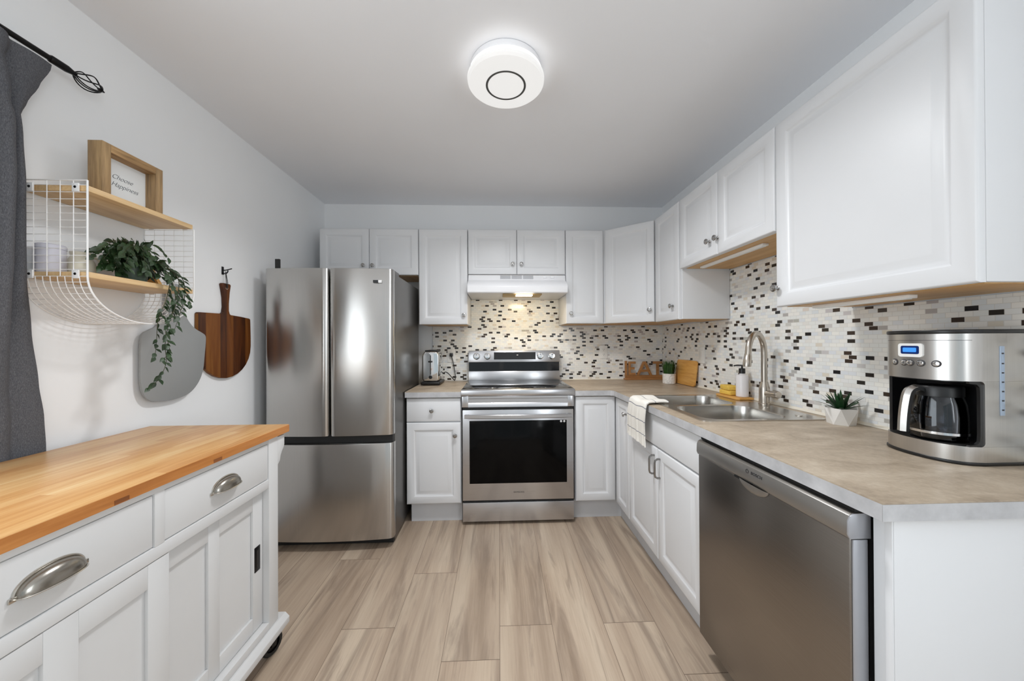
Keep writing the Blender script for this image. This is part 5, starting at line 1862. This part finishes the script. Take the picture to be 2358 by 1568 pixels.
g = [(1.487, 1.245), (1.487, 1.17), (1.488, 1.09), (1.500, 1.040), (1.526, 1.012), (1.565, 1.003), (1.615, 1.000), (1.670, 1.004), (1.722, 1.022), (1.765, 1.065), (1.790, 1.122),
     (1.800, 1.20), (1.807, 1.27), (1.803, 1.292), (1.785, 1.305), (1.745, 1.325), (1.715, 1.352), (1.695, 1.385), (1.688, 1.43), (1.684, 1.50), (1.660, 1.522), (1.632, 1.522), (1.610, 1.50),
     (1.606, 1.43), (1.596, 1.385), (1.565, 1.335), (1.520, 1.310), (1.495, 1.292)]
gb = solo('cutting_board', mprism(board_outline(g, 4), 'X', XL + 0.0215, XL + 0.0315, bev=0.003), M['grey_board'],
     'plain grey paddle cutting board on the left wall, partly behind the trailing plant', 'cutting board', 'cutting boards on the wall')
part('hanger', mbox(XL + 0.0005, XL + 0.0213, 1.636, 1.656, 1.490, 1.512, bev=0.002), M['gunmetal'], gb, 'hidden wall peg')
w_ = [(1.925, 1.571), (1.931, 1.577), (1.980, 1.577), (1.986, 1.570), (1.978, 1.530), (1.972, 1.47), (1.972, 1.43), (1.978, 1.413)]
w_ += [(1.985, 1.408), (2.06, 1.404), (2.128, 1.398), (2.136, 1.393), (2.138, 1.35), (2.140, 1.28)]
for i in range(0, 15):
    a = PI * i / 14
    w_.append((1.957 + 0.183 * math.cos(a), 1.235 - 0.172 * math.sin(a)))
w_ += [(1.773, 1.30), (1.774, 1.40), (1.780, 1.407), (1.85, 1.409), (1.925, 1.411), (1.937, 1.42), (1.942, 1.45), (1.940, 1.50), (1.932, 1.54)]
r = solo('cutting_board', mprism(w_, 'X', XL + 0.0015, XL + 0.020, bev=0.003), M['acacia'],
         'dark striped wooden paddle cutting board hanging from a black hook, left of the fridge', 'cutting board', 'cutting boards on the wall', ang=40)
part('hole_rim', mlathe([(0.0065, -0.0005), (0.0085, -0.0005), (0.0085, 0.0008), (0.0065, 0.0008), (0.0065, -0.0005)], 18, Matrix.Translation((XL + 0.0202, 1.955, 1.553)) @ Matrix.Rotation(PI / 2, 4, 'Y')), M['nickel'], r)
lp = [(XL + 0.022, 1.952, 1.553), (XL + 0.023, 1.949, 1.580), (XL + 0.020, 1.949, 1.615), (XL + 0.018, 1.951, 1.641), (XL + 0.020, 1.954, 1.615), (XL + 0.023, 1.958, 1.580), (XL + 0.022, 1.958, 1.553)]
part('cord', mtube(smooth_path(lp, 5), 0.0016, 6), M['rubber'], r, 'black hanging cord')
r = thing('wall_hook', (XL, 1.951, 1.62), 'small black wall hook holding the wooden cutting board', 'hook')
bm = mbox(XL + 0.0004, XL + 0.004, 1.944, 1.957, 1.625, 1.668, bev=0.001)
part('plate', bm, M['gunmetal'], r)
bm = mtube(smooth_path([(XL + 0.003, 1.951, 1.634), (XL + 0.014, 1.951, 1.630), (XL + 0.026, 1.951, 1.636), (XL + 0.030, 1.951, 1.648)], 5), 0.0028, 8)
tube(bm, smooth_path([(XL + 0.003, 1.951, 1.648), (XL + 0.020, 1.955, 1.651), (XL + 0.042, 1.963, 1.660)], 5), 0.0028, 8)
part('prong', bm, M['gunmetal'], r)
